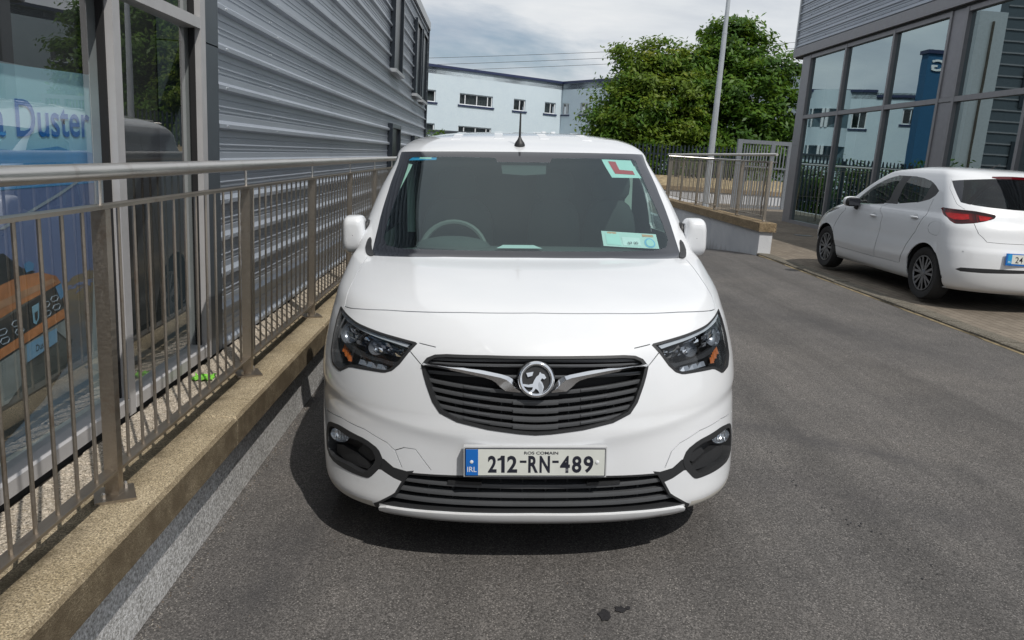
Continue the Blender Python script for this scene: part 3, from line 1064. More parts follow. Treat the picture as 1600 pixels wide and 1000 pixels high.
# white display stand further in
st = tag(empty('display_stand', (-1.9, 3.75, 0.42)), 'white slanted display panels on the showroom floor behind the second pane', 'display stand')
MB().add([(-1.80, 3.42, 0.42), (-1.80, 3.78, 0.42), (-1.86, 3.78, 1.12), (-1.86, 3.42, 1.14), (-1.84, 3.42, 0.42), (-1.84, 3.78, 0.42), (-1.90, 3.78, 1.12), (-1.90, 3.42, 1.14)],
         [(0, 1, 2, 3), (7, 6, 5, 4), (0, 3, 7, 4), (1, 5, 6, 2), (3, 2, 6, 7)]).build('front_panel', M['white_board'], st, world=True)
MB().add([(-1.92, 3.80, 0.42), (-1.92, 4.10, 0.42), (-1.98, 4.10, 1.20), (-1.98, 3.86, 1.22), (-1.95, 3.80, 0.42), (-1.95, 4.10, 0.42), (-2.01, 4.10, 1.20), (-2.01, 3.86, 1.22)],
         [(0, 1, 2, 3), (7, 6, 5, 4), (0, 3, 7, 4), (1, 5, 6, 2), (3, 2, 6, 7)]).build('rear_panel', M['white_board'], st, world=True)
MB().box(-2.1, -1.78, 3.45, 4.05, 0.417, 0.435).build('foot', M['dark_grey_plastic'], st, world=True)

# ------------------------------------------------------------------ right building
rb = tag(empty('glazed_building', (8.08, 12, 0.3)), 'grey showroom with tall tinted glazing behind the parked white hatchback', 'building')


def rbuild(mb, name, m, smooth=False, parent=rb):
    return mb.build(name, m, parent, smooth=smooth, world=True)


XR = 8.08
rbuild(MB().bbox(XR, XR + 0.5, 20.40, 20.87, 0.28, 2.32, 0.0), 'corner_column', M['column_right'])
rbuild(MB().box(XR - 0.003, XR + 0.5, 20.397, 20.873, 2.325, 4.63), 'corner_column', M['column_right'])
rbuild(MB().box(XR + 0.002, XR + 0.3, 13.80, 14.20, 0.28, 3.0).box(XR + 0.002, XR + 0.3, 13.80, 14.20, 3.09, 4.62), 'column', M['column_right'])
mm = [20.33, 18.31, 16.16, 14.205, 13.72, 11.80, 9.75, 7.7, 5.6]
for yy in mm:
    rbuild(MB().box(XR - 0.02, XR + 0.12, yy, yy + 0.072, 0.30, 4.62), 'mullion', M['frame_right'])
for a, b in zip(mm[1:], mm[:-1]):
    if b - a < 0.6:
        rbuild(MB().box(XR - 0.012, XR + 0.11, a + .072, b, 3.01, 3.085), 'transom', M['frame_right'])
        continue
    ya, yb = a + 0.072, b
    rbuild(MB().box(XR - 0.015, XR + 0.11, ya, yb, 3.00, 3.09), 'transom', M['frame_right'])
    rbuild(MB().box(XR - 0.015, XR + 0.11, ya, yb, 0.31, 0.40), 'sill', M['frame_right'])
    rbuild(MB().box(XR - 0.013, XR + 0.11, ya, yb, 4.50, 4.60), 'head', M['frame_right'])
    for za, zb in ((0.39, 3.01), (3.08, 4.51)):
        rbuild(MB().add([(XR + 0.05, ya - .01, za), (XR + 0.05, yb + .01, za), (XR + 0.05, yb + .01, zb), (XR + 0.05, ya - .01, zb)], [(0, 1, 2, 3)]), 'glass_pane', M['bglass_right'])
rbuild(MB().box(XR - 0.10, XR + 0.6, 5, 21.36, 4.62, 4.84), 'fascia', M['frame_right'])
rbuild(MB().box(XR - 0.03, XR + 0.6, 5.01, 21.35, 4.585, 4.62), 'soffit', M['room_dark'])
for k in range(7):
    zb = 4.86 + PITCH_C * k
    mb = MB()
    mb.grid([[(XR - 0.045 - d, 5, zb + z), (XR - 0.045 - d, 21.33, zb + z)] for z, d in prof])
    rbuild(mb, 'cladding_panel', M['cladding'])
scw = MB()
for k in range(4):
    for i in range(15):
        scw.ell((XR - 0.05, 20.6 - 1.05 * i, 4.86 + PITCH_C * k + 0.11), (0.007, 0.008, 0.008), 6, 4)
o = rbuild(scw, 'cladding_screws', M['dark_grey_plastic'])
o['kind'] = 'stuff'
rbuild(MB().box(XR - 0.085, XR + 0.1, 21.30, 21.38, 4.842, 6.36), 'corner_trim', M['coping_grey'])
rbuild(MB().box(XR - 0.04, 14.5, 5, 21.33, 4.86, 6.30), 'building_core', M['frame_dark'])
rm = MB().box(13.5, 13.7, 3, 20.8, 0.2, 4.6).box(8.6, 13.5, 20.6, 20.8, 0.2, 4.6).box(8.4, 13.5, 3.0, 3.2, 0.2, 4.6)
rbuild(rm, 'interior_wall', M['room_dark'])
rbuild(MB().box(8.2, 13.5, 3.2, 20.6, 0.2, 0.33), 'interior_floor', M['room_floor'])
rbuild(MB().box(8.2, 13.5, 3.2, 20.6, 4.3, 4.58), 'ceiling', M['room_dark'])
rbuild(MB().box(8.75, 9.05, 12.6, 12.9, 0.33, 4.3).box(8.8, 9.1, 19.4, 19.7, .33, 4.3), 'interior_column', M['white_board'])

# ------------------------------------------------------------------ ramp wall, its railings and the low wall behind
rw = tag(empty('ramp_wall', (4.7, 15, 0.2)), 'white rendered ramp wall with brown coping behind the right wing mirror', 'wall')
MB().box(4.60, 4.80, 12.95, 20.6, -1.0, 0.618).build('wall', M['white_wall'], rw, world=True)
MB().box(4.592, 4.808, 12.735, 12.948, 0.12, 0.618).build('end_pier', M['white_wall'], rw, world=True)
yy = 12.69
while yy < 20.5:
    MB().bbox(4.555, 4.845, yy + .003, min(yy + 1.9, 20.6) - .003, 0.62, 0.77, 0.012).build('coping_block', M['tan_coping'], rw, world=True)
    yy += 1.9
railing('railing', 'steel railing standing on the brown coping of the white ramp wall', (4.70, 12.93), (4.70, 21),
        [0.0, 1.46, 2.92, 4.38, 5.84, 7.3], 0.77, 0.86, 1.775, 1.885, 0.112, None, 0.0, 7.5, big=False, hand_ext=(0.22, 0.05))
railing('railing', 'farther steel railing crossing behind the lamp post', (5.25, 22.35), (8.0, 22.35),
        [0.0, 1.37, 2.75], 0.262, 0.40, 1.745, 1.87, 0.112, None, 0.0, 2.75, big=False, hand_ext=(0.1, 0.3))
lw = tag(empty('low_wall', (8, 29, 0.3)), 'low white wall with brown coping beyond the steel gate', 'wall')
MB().box(4.6, 12.5, 29.0, 29.25, -0.5, 0.72).build('wall', M['white_wall'], lw, world=True)
for i in range(4):
    MB().bbox(4.6 + 2 * i, 4.6 + 2 * i - .006 + 2, 28.96, 29.30, 0.722, 0.88, 0.01).build('coping_block', M['tan_coping'], lw, world=True)
tag(MB().grid([[(x, y, z + 0.05 * math.sin(x * 3.1 + y)) for x in [4.62 + .4 * i for i in range(21)]] for y, z in ((29.32, -1.2), (29.33, 0.84), (29.9, 1.0), (30.6, 1.18), (33, 1.2))]).build('bank', M['straw'], smooth=True),
    kind='structure')

# ------------------------------------------------------------------ galvanised gate
gt = tag(empty('gate', (9.2, 26.5, 0.3)), 'grey galvanised steel bar gate beside the right building', 'gate')
fr = MB()
for x0, x1 in ((8.40, 8.56), (9.56, 9.70), (10.14, 10.26)):
    fr.box(x0, x1, 26.44, 26.56, 0.28, 2.63)
fr.box(8.56, 9.56, 26.445, 26.555, 2.50, 2.625).box(9.70, 10.14, 26.445, 26.555, 2.50, 2.625)
fr.box(8.56, 9.56, 26.46, 26.54, 0.33, 0.43).box(9.70, 10.14, 26.46, 26.54, 0.33, 0.43)
fr.build('gate_frame', M['galv'], gt, world=True)
b0 = None
for x in [8.66 + 0.098 * i for i in range(9)] + [9.80, 9.92, 10.04]:
    if b0 is None:
        b0 = MB().box(-.018, .018, -.018, .018, 0, 2.07).build('bar', M['galv'], gt)
        b0.location = (x - 9.2, 0, 0.13)
    else:
        dup(b0, (x - 9.2, 0, 0.13), gt)
MB().box(8.57, 9.55, 26.40, 26.44, 1.72, 1.77).box(9.71, 10.13, 26.40, 26.44, 1.70, 1.75).build('cross_rail', M['galv'], gt, world=True)
MB().box(9.50, 9.555, 26.38, 26.43, 1.15, 1.42).build('lock_box', M['dark_grey_plastic'], gt, world=True)
MB().box(7.85, 7.98, 26.42, 26.54, 0.28, 1.95).build('side_post', M['galv'], gt, world=True)

# ------------------------------------------------------------------ palisade fence
pf = tag(empty('palisade_fence', (6, 31, 0)), 'dark steel palisade fence with pointed pales below the trees', 'fence')
for z in (0.55, 2.0):
    MB().box(-3.3, 10.4, 31.03, 31.07, z, z + 0.06).build('rail', M['palisade'], pf, world=True)
p0 = None
i = 0
x = -3.2
while x < 10.35:
    if p0 is None:
        pts = [(-.032, 0), (.032, 0), (.032, 2.16), (.014, 2.28), (0, 2.24), (-.014, 2.28), (-.032, 2.16)]
        p0 = MB().prism(pts, lambda a, b: (a, -0.012, b), lambda a, b: (a, 0.012, b)).build('pale', M['palisade'], pf)
        p0.location = (x - 6, 0, 0.12 + 0.01 * (x - 6))
    else:
        dup(p0, (x - 6, 0, 0.12 + 0.022 * (x - 6)), pf)
    x += 0.152
for x in (-3.2, -0.75, 2.0, 4.75, 7.5, 10.25):
    MB().box(x - .05, x + .05, 31.07, 31.17, -0.8, 2.2).build('post', M['palisade'], pf, world=True)

# ------------------------------------------------------------------ lamp post
lp = tag(empty('lamp_post', (7.39, 26.0, 0.3)), 'tall tapered grey lamp post in front of the leafy trees', 'lamp post')
MB().tube((7.39, 26, 0.28), (7.39, 26, 1.5), 0.112, 20).build('base_tube', M['pole'], lp, smooth=True, world=True)
MB().tube((7.39, 26, 1.5), (7.39, 26, 5.9), 0.106, 20, 0.076).build('pole', M['pole'], lp, smooth=True, world=True)
MB().tube((7.39, 26, 5.9), (7.39, 26, 9.5), 0.070, 20, 0.05).build('upper_pole', M['pole'], lp, smooth=True, world=True)
MB().tube((7.39, 26, 5.86), (7.39, 26, 5.93), 0.082, 20).build('collar', M['pole'], lp, smooth=True, world=True)
MB().box(7.30, 7.48, 25.1, 26.1, 9.45, 9.58).build('lantern', M['galv'], lp, world=True)

# ------------------------------------------------------------------ pale blue building at the back
bb = tag(empty('blue_building', (0, 54, -1.2)), 'long pale blue two storey building with navy roof edge at the back', 'building')


def facade(c, d, nrm, L0, L1, z0, z1, holes, m, deep=0.13):
    c, d, nrm = Vector(c), Vector(d).normalized(), Vector(nrm).normalized()

    def W(s, z, o=0.0):
        p = c + d * s + nrm * o
        return (p.x, p.y, z)
    ss = sorted({L0, L1} | {h[0] for h in holes} | {h[1] for h in holes})
    zs = sorted({z0, z1} | {h[2] for h in holes} | {h[3] for h in holes})
    mb = MB()
    for a, b in zip(ss, ss[1:]):
        for e, f in zip(zs, zs[1:]):
            if any(h[0] - 1e-6 <= a and b <= h[1] + 1e-6 and h[2] - 1e-6 <= e and f <= h[3] + 1e-6 for h in holes):
                continue
            mb.add([W(a, e), W(b, e), W(b, f), W(a, f)], [(0, 1, 2, 3)])
    for h in holes:
        a, b, e, f = h[:4]
        for (p, q) in (((a, e), (b, e)), ((b, e), (b, f)), ((b, f), (a, f)), ((a, f), (a, e))):
            mb.add([W(*p), W(*q), W(*q, -deep), W(*p, -deep)], [(0, 1, 2, 3)])
    wall = mb.build('wall', m, bb, world=True, fix=False)
    for h in holes:
        a, b, e, f, splits = h
        fr = MB()
        o1, o0 = -deep + 0.05, -deep

        def bx(sa, sb, za, zb, oa=o0, ob=o1):
            fr.add([W(sa, za, oa), W(sb, za, oa), W(sb, zb, oa), W(sa, zb, oa), W(sa, za, ob), W(sb, za, ob), W(sb, zb, ob), W(sa, zb, ob)],
                   [(0, 3, 2, 1), (4, 5, 6, 7), (0, 1, 5, 4), (1, 2, 6, 5), (2, 3, 7, 6), (3, 0, 4, 7)])
        t = 0.065
        bx(a, a + t, e, f)
        bx(b - t, b, e, f)
        bx(a + t, b - t, e, e + t)
        bx(a + t, b - t, f - t, f)
        for s in splits:
            x = a + (b - a) * s
            bx(x - t / 2, x + t / 2, e + t, f - t)
        fo = fr.build('window', M['white_frame'], bb, world=True)
        MB().add([W(a, e, -deep + .02), W(b, e, -deep + .02), W(b, f, -deep + .02), W(a, f, -deep + .02)], [(0, 1, 2, 3)]).build('pane', M['win_pane'], fo, world=True, fix=False)
        # pleated curtains behind the glass, open gaps between them
        cu = MB()
        edges_ = [0] + list(splits) + [1]
        for kk, (p, q) in enumerate(zip(edges_, edges_[1:])):
            if len(edges_) > 2 and kk == 0 and len(edges_) < 5:
                continue
            sa, sb = a + (b - a) * p, a + (b - a) * q
            nn = 12
            cu.grid([[W(sa + (sb - sa) * i / nn, zz, -deep - 0.06 - 0.05 * (i % 2)) for i in range(nn + 1)] for zz in (e, f)])
        if cu.v:
            cu.build('curtain', M['curtain'], fo, world=True, fix=False)
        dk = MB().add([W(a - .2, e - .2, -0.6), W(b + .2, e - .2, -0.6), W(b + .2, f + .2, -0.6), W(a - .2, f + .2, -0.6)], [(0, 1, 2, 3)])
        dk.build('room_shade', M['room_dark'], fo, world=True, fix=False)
        sl = MB()
        sl.add([W(a - .12, e - .1, -.02), W(b + .12, e - .1, -.02), W(b + .12, e - .1, .07), W(a - .12, e - .1, .07), W(a - .12, e, -.02), W(b + .12, e, -.02), W(b + .12, e, .07), W(a - .12, e, .07)],
               [(0, 3, 2, 1), (4, 5, 6, 7), (0, 1, 5, 4), (1, 2, 6, 5), (2, 3, 7, 6), (3, 0, 4, 7)])
        sl.build('window_sill', M['navy'], fo, world=True)
    return W


C0 = (5.012, 57.0)
d1, n1 = (-0.839, -0.544, 0), (0.544, -0.839, 0)
d2, n2 = (0.527, -0.850, 0), (-0.850, -0.527, 0)
ZT = 6.82
W1 = facade((*C0, 0), d1, n1, 0, 19.0, -1.3, ZT,
            [(0.54, 1.50, 4.68, 5.46, (0.42,)), (3.18, 4.17, 4.66, 5.44, (0.45,)), (5.90, 8.50, 4.68, 5.41, (0.14, 0.47, 0.82)), (10.28, 10.95, 4.66, 5.41, ()),
             (5.90, 8.50, 2.2, 3.33, (0.14, 0.47, 0.82)), (10.28, 10.95, 2.2, 3.33, ()), (13.7, 14.6, 4.60, 5.7, (0.5,)), (16.6, 17.5, 4.95, 5.9, (0.5,)), (16.9, 17.6, 1.6, 2.6, ())], M['blue_wall'])
W2 = facade((*C0, 0), d2, n2, 0, 27.0, -1.3, ZT, [(16.5, 17.5, 4.4, 5.5, (0.5,)), (16.5, 17.5, 2.2, 3.6, (0.5,)), (20.0, 21.0, 4.6, 5.6, (0.5,)), (20.0, 21.2, 1.6, 3.4, (0.5,)), (0.10, 0.86, 4.70, 5.49, (0.5, 0.68)), (2.18, 2.98, 4.70, 5.48, (0.55,)), (5.0, 5.9, 4.70, 5.48, (0.5,))], M['blue_wall'])


def navy_edge(W, L0, L1, z0=ZT):
    mb = MB()
    mb.add([W(L0, z0, -.3), W(L1, z0, -.3), W(L1, z0, .12), W(L0, z0, .12), W(L0, z0 + .16, -.3), W(L1, z0 + .16, -.3), W(L1, z0 + .16, .12), W(L0, z0 + .16, .12)],
           [(0, 3, 2, 1), (4, 5, 6, 7), (0, 1, 5, 4), (1, 2, 6, 5), (2, 3, 7, 6), (3, 0, 4, 7)])
    mb.build('roof_edge', M['navy'], bb, world=True)


navy_edge(W1, -0.02, 15.0)
navy_edge(W1, 15.0, 19.0, ZT - 0.3)
navy_edge(W2, 0.13, 27.0)
# roof slab
a, b, c_, e_ = W1(19, 0), W1(0, 0), W2(27, 0), (14, 62, 0)
MB().prism([(a[0], a[1]), (b[0], b[1]), (c_[0], c_[1]), (30, 50), (2, 80), (-16, 58)], lambda x, y: (x, y, ZT - 0.4), lambda x, y: (x, y, ZT - 0.02)).build('roof', M['navy'], bb, world=True)
# curved bay at the far left end (seen mirrored in the right-hand glazing)
for z0, z1, m in ((-1.3, 1.9, 'blue_wall'), (3.45, 4.6, 'blue_wall'), (5.75, ZT + .1, 'blue_wall'), (1.9, 3.45, 'win_pane'), (4.6, 5.75, 'win_pane')):
    P_ = []
    for zz in (z0, z1):
        P_.append([W1(11.15 + 2.4 * i / 10, zz, (0.75 if m == 'blue_wall' else 0.68) * math.sin(PI * i / 10) ** 0.8) for i in range(11)])
    MB().grid(P_).build('bay_wall' if m == 'blue_wall' else 'bay_window', M[m], bb, world=True, smooth=True)
for z0, z1 in ((1.9, 3.45), (4.6, 5.75)):
    for i in (1, 4, 5, 8):
        p = W1(11.15 + 2.4 * i / 10, 0, 0.72 * math.sin(PI * i / 10) ** 0.8)
        MB().tube((p[0], p[1], z0), (p[0], p[1], z1), 0.10 if i in (4, 5) else 0.05, 8).build('bay_mullion', M['white_frame'], bb, world=True)
# deep blue tower with a sign
tw = tag(empty('sign_tower', (-9, 45, -1.2)), 'deep blue tower with pale sign letters, mirrored in the right glazing', 'tower')
MB().box(-12.2, -8.1, 44.6, 45.3, -1.3, 8.65).build('wall', M['tower_blue'], tw, world=True)
MB().box(-12.3, -8.0, 44.5, 45.4, 8.65, 8.85).build('parapet', M['navy'], tw, world=True)
MB().box(-12.0, -9.3, 44.8, 45.2, 8.85, 9.5).build('roof_hut', M['navy'], tw, world=True)
for ch, x, z, w, h in (('G', -9.12, 7.72, 0.80, 0.62), ('S', -11.3, 7.72, 0.62, 0.62), ('S', -11.25, 7.15, 0.40, 0.36)):
    text_mesh('sign_letter', ch, tw, (x + 9, -0.45, z + 1.2), (1, 0, 0), (0, 0, 1), w, h, M['white_print'], off=0.02, extrude=0.03)
for x in (-9.6, -11.2):
    MB().box(x - .3, x + .3, 44.55, 44.6, 5.2, 6.7).build('window', M['win_pane'], tw, world=True)
# dark clad unit with a pale end bay beyond the left building (mirrored in the right-hand glazing)
gu = tag(empty('clad_building', (-7, 34, -1.2)), 'tall dark ribbed building with pale end bay, mirrored in the right glazing', 'building')
MB().box(-12, -4.75, 33.0, 33.5, -1.3, 9.6).build('wall', M['frame_dark'], gu, world=True)
MB().box(-4.75, -3.55, 32.9, 33.3, -1.3, 8.6).build('end_bay', M['coping_grey'], gu, world=True)
for k in range(22):
    MB().box(-12, -4.77, 32.95, 33.0, -0.8 + .46 * k, -0.74 + .46 * k).build('cladding_rib', M['frame_right'], gu, world=True)
for za in (1.6, 4.9):
    fo = MB().box(-7.6, -5.9, 32.90, 32.95, za, za + 1.9).build('window', M['dark_window'], gu, world=True)
    MB().box(-7.4, -6.1, 32.88, 32.90, za + .2, za + 1.7).build('pane', M['win_pane'], fo, world=True)
MB().path([(-4.15, 32.84, 8.2), (-4.15, 32.84, 1.2), (-3.9, 32.84, .9)], .05, 6).build('drain_pipe', M['bark'], gu, world=True)
# parked container or shed roof showing over the van
sh = tag(empty('shed', (-1.4, 46, -1.2)), 'small pale grey shed with flat dark roof in front of the blue building', 'shed')
MB().box(-3.6, -0.9, 45.2, 47.5, -1.25, 2.68).build('wall', M['blue_wall'], sh, world=True)
MB().box(-3.75, -0.8, 45.05, 47.6, 2.68, 2.78).build('roof', M['frame_dark'], sh, world=True)
# railing in front of the hidden stretch of palisade (shows mirrored in the right-hand glazing)
railing('railing', 'distant steel railing before the hedge, hidden by the van and mirrored in the right glazing', (-3.4, 30.2), (4.4, 30.2), [0.1, 2.6, 5.1, 7.6], -0.5, 0.75, 1.86, 1.99, 0.16, None, 0, 7.8, big=False)


# ------------------------------------------------------------------ power lines
def cable(p0, p1, sag, label):
    pts = []
    for i in range(25):
        t = i / 24
        p = Vector(p0).lerp(Vector(p1), t)
        p.z -= sag * 4 * t * (1 - t)
        pts.append(p)
    o = MB().path(pts, 0.018, 5).build('power_line', M['wire'], smooth=True)
    tag(o, label, 'cable', 'overhead power lines')


cable((-22, 78, 9.0), (45, 70, 15.2), 0.5, 'uppermost thin black power line above the blue building')
cable((-22, 78, 8.35), (45, 70, 14.75), 0.5, 'middle thin black power line above the blue building')
cable((-22, 78, 7.75), (45, 70, 14.3), 0.5, 'lowest thin black power line above the blue building')


# ------------------------------------------------------------------ trees
def leaves(blobs, n, size, seed, clump=60):
    """leaf-sized rhombi in clumps spread through ellipsoid blobs; returns verts (n,4,3)"""
    g = np.random.default_rng(seed)
    vol = np.array([b[3] * b[4] * b[5] for b in blobs]) ** 0.72
    nc = max(1, n // clump)
    pick = g.choice(len(blobs), nc, p=vol / vol.sum())
    B = np.array(blobs, float)[pick]
    d = g.normal(size=(nc, 3))
    d /= np.linalg.norm(d, axis=1, keepdims=True)
    rad = (0.40 + 0.66 * g.random((nc, 1)) ** 0.6)
    cc = B[:, :3] + d * rad * B[:, 3:6]
    cc += g.normal(size=(nc, 3)) * 0.08
    cid = np.repeat(np.arange(nc), clump)
    m = len(cid)
    spread = 0.17 + 0.17 * g.random((nc, 1))
    pos = cc[cid] + g.normal(size=(m, 3)) * spread[cid] * np.array([1, 1, 0.55])
    nrm = d[cid] * 0.8 + np.array([0, 0, 0.75]) + g.normal(size=(m, 3)) * 0.55
    nrm /= np.linalg.norm(nrm, axis=1, keepdims=True)
    a = np.cross(nrm, g.normal(size=(m, 3)))
    a /= np.linalg.norm(a, axis=1, keepdims=True)
    b = np.cross(nrm, a)
    s = size * (0.65 + 0.7 * g.random((m, 1)))
    droop = -0.18 * s
    V = np.stack([pos - a * s, pos - b * s * 0.42, pos + a * s + np.array([0, 0, 1.0]) * droop, pos + b * s * 0.42], 1)
    return V


def mesh_quads(name, V, m, parent):
    k = len(V)
    me = bpy.data.meshes.new(name)
    me.vertices.add(k * 4)
    me.vertices.foreach_set('co', (V.reshape(-1, 3) - np.array(origin_of(parent))).ravel())
    me.loops.add(k * 4)
    me.loops.foreach_set('vertex_index', np.arange(k * 4))
    me.polygons.add(k)
    me.polygons.foreach_set('loop_start', np.arange(k) * 4)
    me.polygons.foreach_set('loop_total', np.full(k, 4))
    me.materials.append(m)
    me.update(calc_edges=True)
    o = bpy.data.objects.new(name, me)
    COL.objects.link(o)
    o.parent = parent
    return o


def tree(name, label, base, blobs, n, size, mats, seed, trunk_r=0.22, cat='tree', group=None):
    root = tag(empty(name, base), label, cat, group)
    g = random.Random(seed)
    tr = MB()
    top = max(blobs, key=lambda b: b[2])
    bx, by, bz = base
    mid = (bx + 0.15, by, bz + (top[2] - bz) * 0.45)
    tr.path([(bx, by, bz - .1), (bx + .05, by, bz + 1.0), mid, (top[0], top[1], top[2])], [trunk_r * 1.25, trunk_r, trunk_r * .7, 0.03], 9)
    for b in blobs:
        tr.path([(bx + .08, by, bz + g.uniform(0.8, 1.6)), ((bx + b[0]) / 2, (by + b[1]) / 2, (bz + 1.4 + b[2]) / 2 - .2), (b[0], b[1], b[2])], [trunk_r * .5, trunk_r * .32, 0.025], 6)
        for _ in range(3):
            e = (b[0] + g.uniform(-.8, .8) * b[3], b[1] + g.uniform(-.8, .8) * b[4], b[2] + g.uniform(-.5, .8) * b[5])
            tr.path([(b[0], b[1], b[2]), e], [0.03, 0.012], 5)
    tr.build('trunk', M['bark'], root, smooth=True, world=True)
    V = leaves(blobs, n, size, seed)
    k = len(V)
    idx = np.random.default_rng(seed + 1).permutation(len(V) // 60)
    cl = np.repeat(idx, 60)[:k]
    if len(mats) == 1:
        mesh_quads('crown', V, mats[0], root)
    else:
        sel = cl % 10 < 7
        mesh_quads('crown', V[sel], mats[0], root)
        mesh_quads('crown', V[~sel], mats[1], root)
    return root


tree('broadleaf_tree', 'tallest broad leafy tree behind the lamp post', (10.8, 37.0, 0.2),
     [(10.9, 37, 7.3, 1.5, 1.5, 1.0), (10.0, 36.6, 6.3, 1.4, 1.6, 1.1), (12.2, 36.8, 6.2, 1.7, 1.7, 1.2), (11.2, 35.9, 5.0, 2.1, 1.7, 1.3), (9.6, 35.9, 4.2, 1.6, 1.6, 1.2),
      (12.6, 35.9, 4.4, 1.6, 1.7, 1.4), (11.2, 35.2, 3.2, 2.0, 1.6, 1.1), (13.0, 36.2, 2.9, 1.4, 1.6, 1.2), (9.9, 35.0, 2.5, 1.6, 1.5, 0.9),
      (12.6, 35.3, 2.3, 1.5, 1.4, 0.9), (11.3, 37.2, 8.0, 0.7, 0.7, 0.5), (10.0, 37.2, 7.5, 0.5, 0.5, 0.5)],
     34000, 0.135, [M['leaf_a'], M['leaf_b']], 11, 0.26)
tree('broadleaf_tree', 'yellowish rounded tree between the blue building and the lamp post', (7.6, 36.0, 0.2),
     [(6.4, 36, 6.3, 1.0, 1.2, 0.9), (7.6, 36, 6.1, 1.2, 1.3, 1.0), (8.7, 36, 5.9, 1.0, 1.2, 0.9), (6.7, 35.4, 5.0, 1.4, 1.4, 1.1), (8.2, 35.2, 4.7, 1.5, 1.4, 1.1),
      (7.0, 34.8, 3.7, 1.6, 1.4, 1.0), (8.4, 34.8, 3.3, 1.4, 1.3, 1.0), (6.2, 35.2, 3.9, 1.1, 1.2, 0.9), (7.5, 34.6, 2.6, 1.4, 1.2, 0.8)],
     24000, 0.115, [M['leaf_c'], M['leaf_a']], 23, 0.2)
tree('broadleaf_tree', 'lower drooping green tree at the left end of the trees', (5.9, 35.6, 0.0),
     [(5.5, 35.6, 4.2, 0.9, 1.0, 0.8), (5.2, 35.4, 3.3, 0.95, 1.0, 0.8), (6.1, 35.2, 3.0, 1.1, 1.0, 0.9), (4.9, 35.2, 2.3, 0.75, 0.9, 0.6), (5.6, 35.0, 2.1, 0.9, 0.9, 0.7),
      (6.4, 34.8, 2.0, 1.0, 0.9, 0.7), (5.9, 35.4, 5.0, 0.7, 0.8, 0.6)],
     13000, 0.10, [M['leaf_a'], M['leaf_c']], 37, 0.15)
for i, (x, y, z, rx, rz, lab) in enumerate(((4.6, 33.6, 0.6, 0.9, 1.1, 'leafy shrub behind the palisade nearest the van roof'), (6.6, 33.4, 0.8, 1.2, 1.3, 'leafy shrub behind the palisade left of the lamp post'),
                                            (8.6, 33.3, 1.1, 1.2, 1.3, 'leafy shrub behind the palisade right of the lamp post'), (10.6, 33.4, 1.3, 1.2, 1.3, 'leafy shrub above the steel gate'))):
    tree('shrub', lab, (x, y, -0.2), [(x, y, z, rx, 0.7, rz), (x + .5, y + .1, z + .5, rx * .6, .6, rz * .6), (x - .6, y, z + .3, rx * .6, .6, rz * .6)], 4200, 0.085,
         [M['leaf_a'] if i % 2 else M['leaf_b'], M['leaf_c']], 50 + i, 0.06, 'shrub', 'shrubs along the palisade')
hed = tag(empty('hedge', (0, 33, -1.0)), 'unclipped hedge behind the palisade left of the trees, mirrored in the right glazing', 'hedge')
mesh_quads('foliage', leaves([(-3.4 + 1.15 * i, 32.7, 0.55, 0.95, 0.7, 1.55 + 0.22 * math.sin(i * 2.1)) for i in range(7)], 15000, 0.10, 77), M['leaf_a'], hed)
# grit and small stones lying on the tarmac, thickest along the foot of the wall
gr_ = MB()
rg = random.Random(99)
for i in range(1500):
    if i < 900:
        x, y = -1.09 + abs(rg.gauss(0, .035)), rg.uniform(0.8, 7.0)
    else:
        x, y = rg.uniform(-1.0, 4.4), 1.6 + 7 * rg.random() ** 1.6
    s = rg.uniform(.0011, .0026) * (1.3 if rg.random() < .08 else 1)
    z = road_z(x, y)
    a_ = rg.uniform(0, 6.28)
    v = [(x + s * 1.5 * math.cos(a_ + k * 2.1), y + s * 1.5 * math.sin(a_ + k * 2.1), z) for k in range(3)] + [(x, y, z + s * 1.5)]
    gr_.add(v, [(0, 1, 3), (1, 2, 3), (2, 0, 3)], 0 if rg.random() < .55 else 1)
M['stone_pale'] = mat('pale_grit', (0.30, 0.28, 0.25), 0.9, var=0.4, scale=50)
M['stone_dark'] = mat('brown_grit', (0.13, 0.095, 0.065), 0.9, var=0.4, scale=50)
tag(gr_.build('grit', [M['stone_pale'], M['stone_dark']], fix=False), kind='stuff')
# broken line of pits in the tarmac right of the van
for i in range(60):
    t_ = rg.random()
    x = 1.55 + 0.26 * t_ + rg.gauss(0, .02) + .05 * math.sin(t_ * 9)
    y = 4.15 - 1.5 * t_ + rg.gauss(0, .03)
    if rg.random() < .75:
        blob(x, y, rg.uniform(.0018, .0045), rg.uniform(.003, .009), 7, 200 + i, name='surface_pit', m=M['oil'], parent=road)


# ================================================================== VEHICLES
def pchip(xs, ys):
    xs = np.asarray(xs, float)
    ys = np.asarray(ys, float)
    h = np.diff(xs)
    dl = np.diff(ys) / h
    m = np.zeros_like(ys)
    for i in range(1, len(xs) - 1):
        if dl[i - 1] * dl[i] > 0:
            w1, w2 = 2 * h[i] + h[i - 1], h[i] + 2 * h[i - 1]
            m[i] = (w1 + w2) / (w1 / dl[i - 1] + w2 / dl[i])
    m[0], m[-1] = dl[0], dl[-1]

    def f(x):
        x = np.clip(np.asarray(x, float), xs[0], xs[-1])
        i = np.clip(np.searchsorted(xs, x) - 1, 0, len(xs) - 2)
        t = (x - xs[i]) / h[i]
        t2, t3 = t * t, t * t * t
        return (2 * t3 - 3 * t2 + 1) * ys[i] + (t3 - 2 * t2 + t) * h[i] * m[i] + (-2 * t3 + 3 * t2) * ys[i + 1] + (t3 - t2) * h[i] * m[i + 1]
    return f


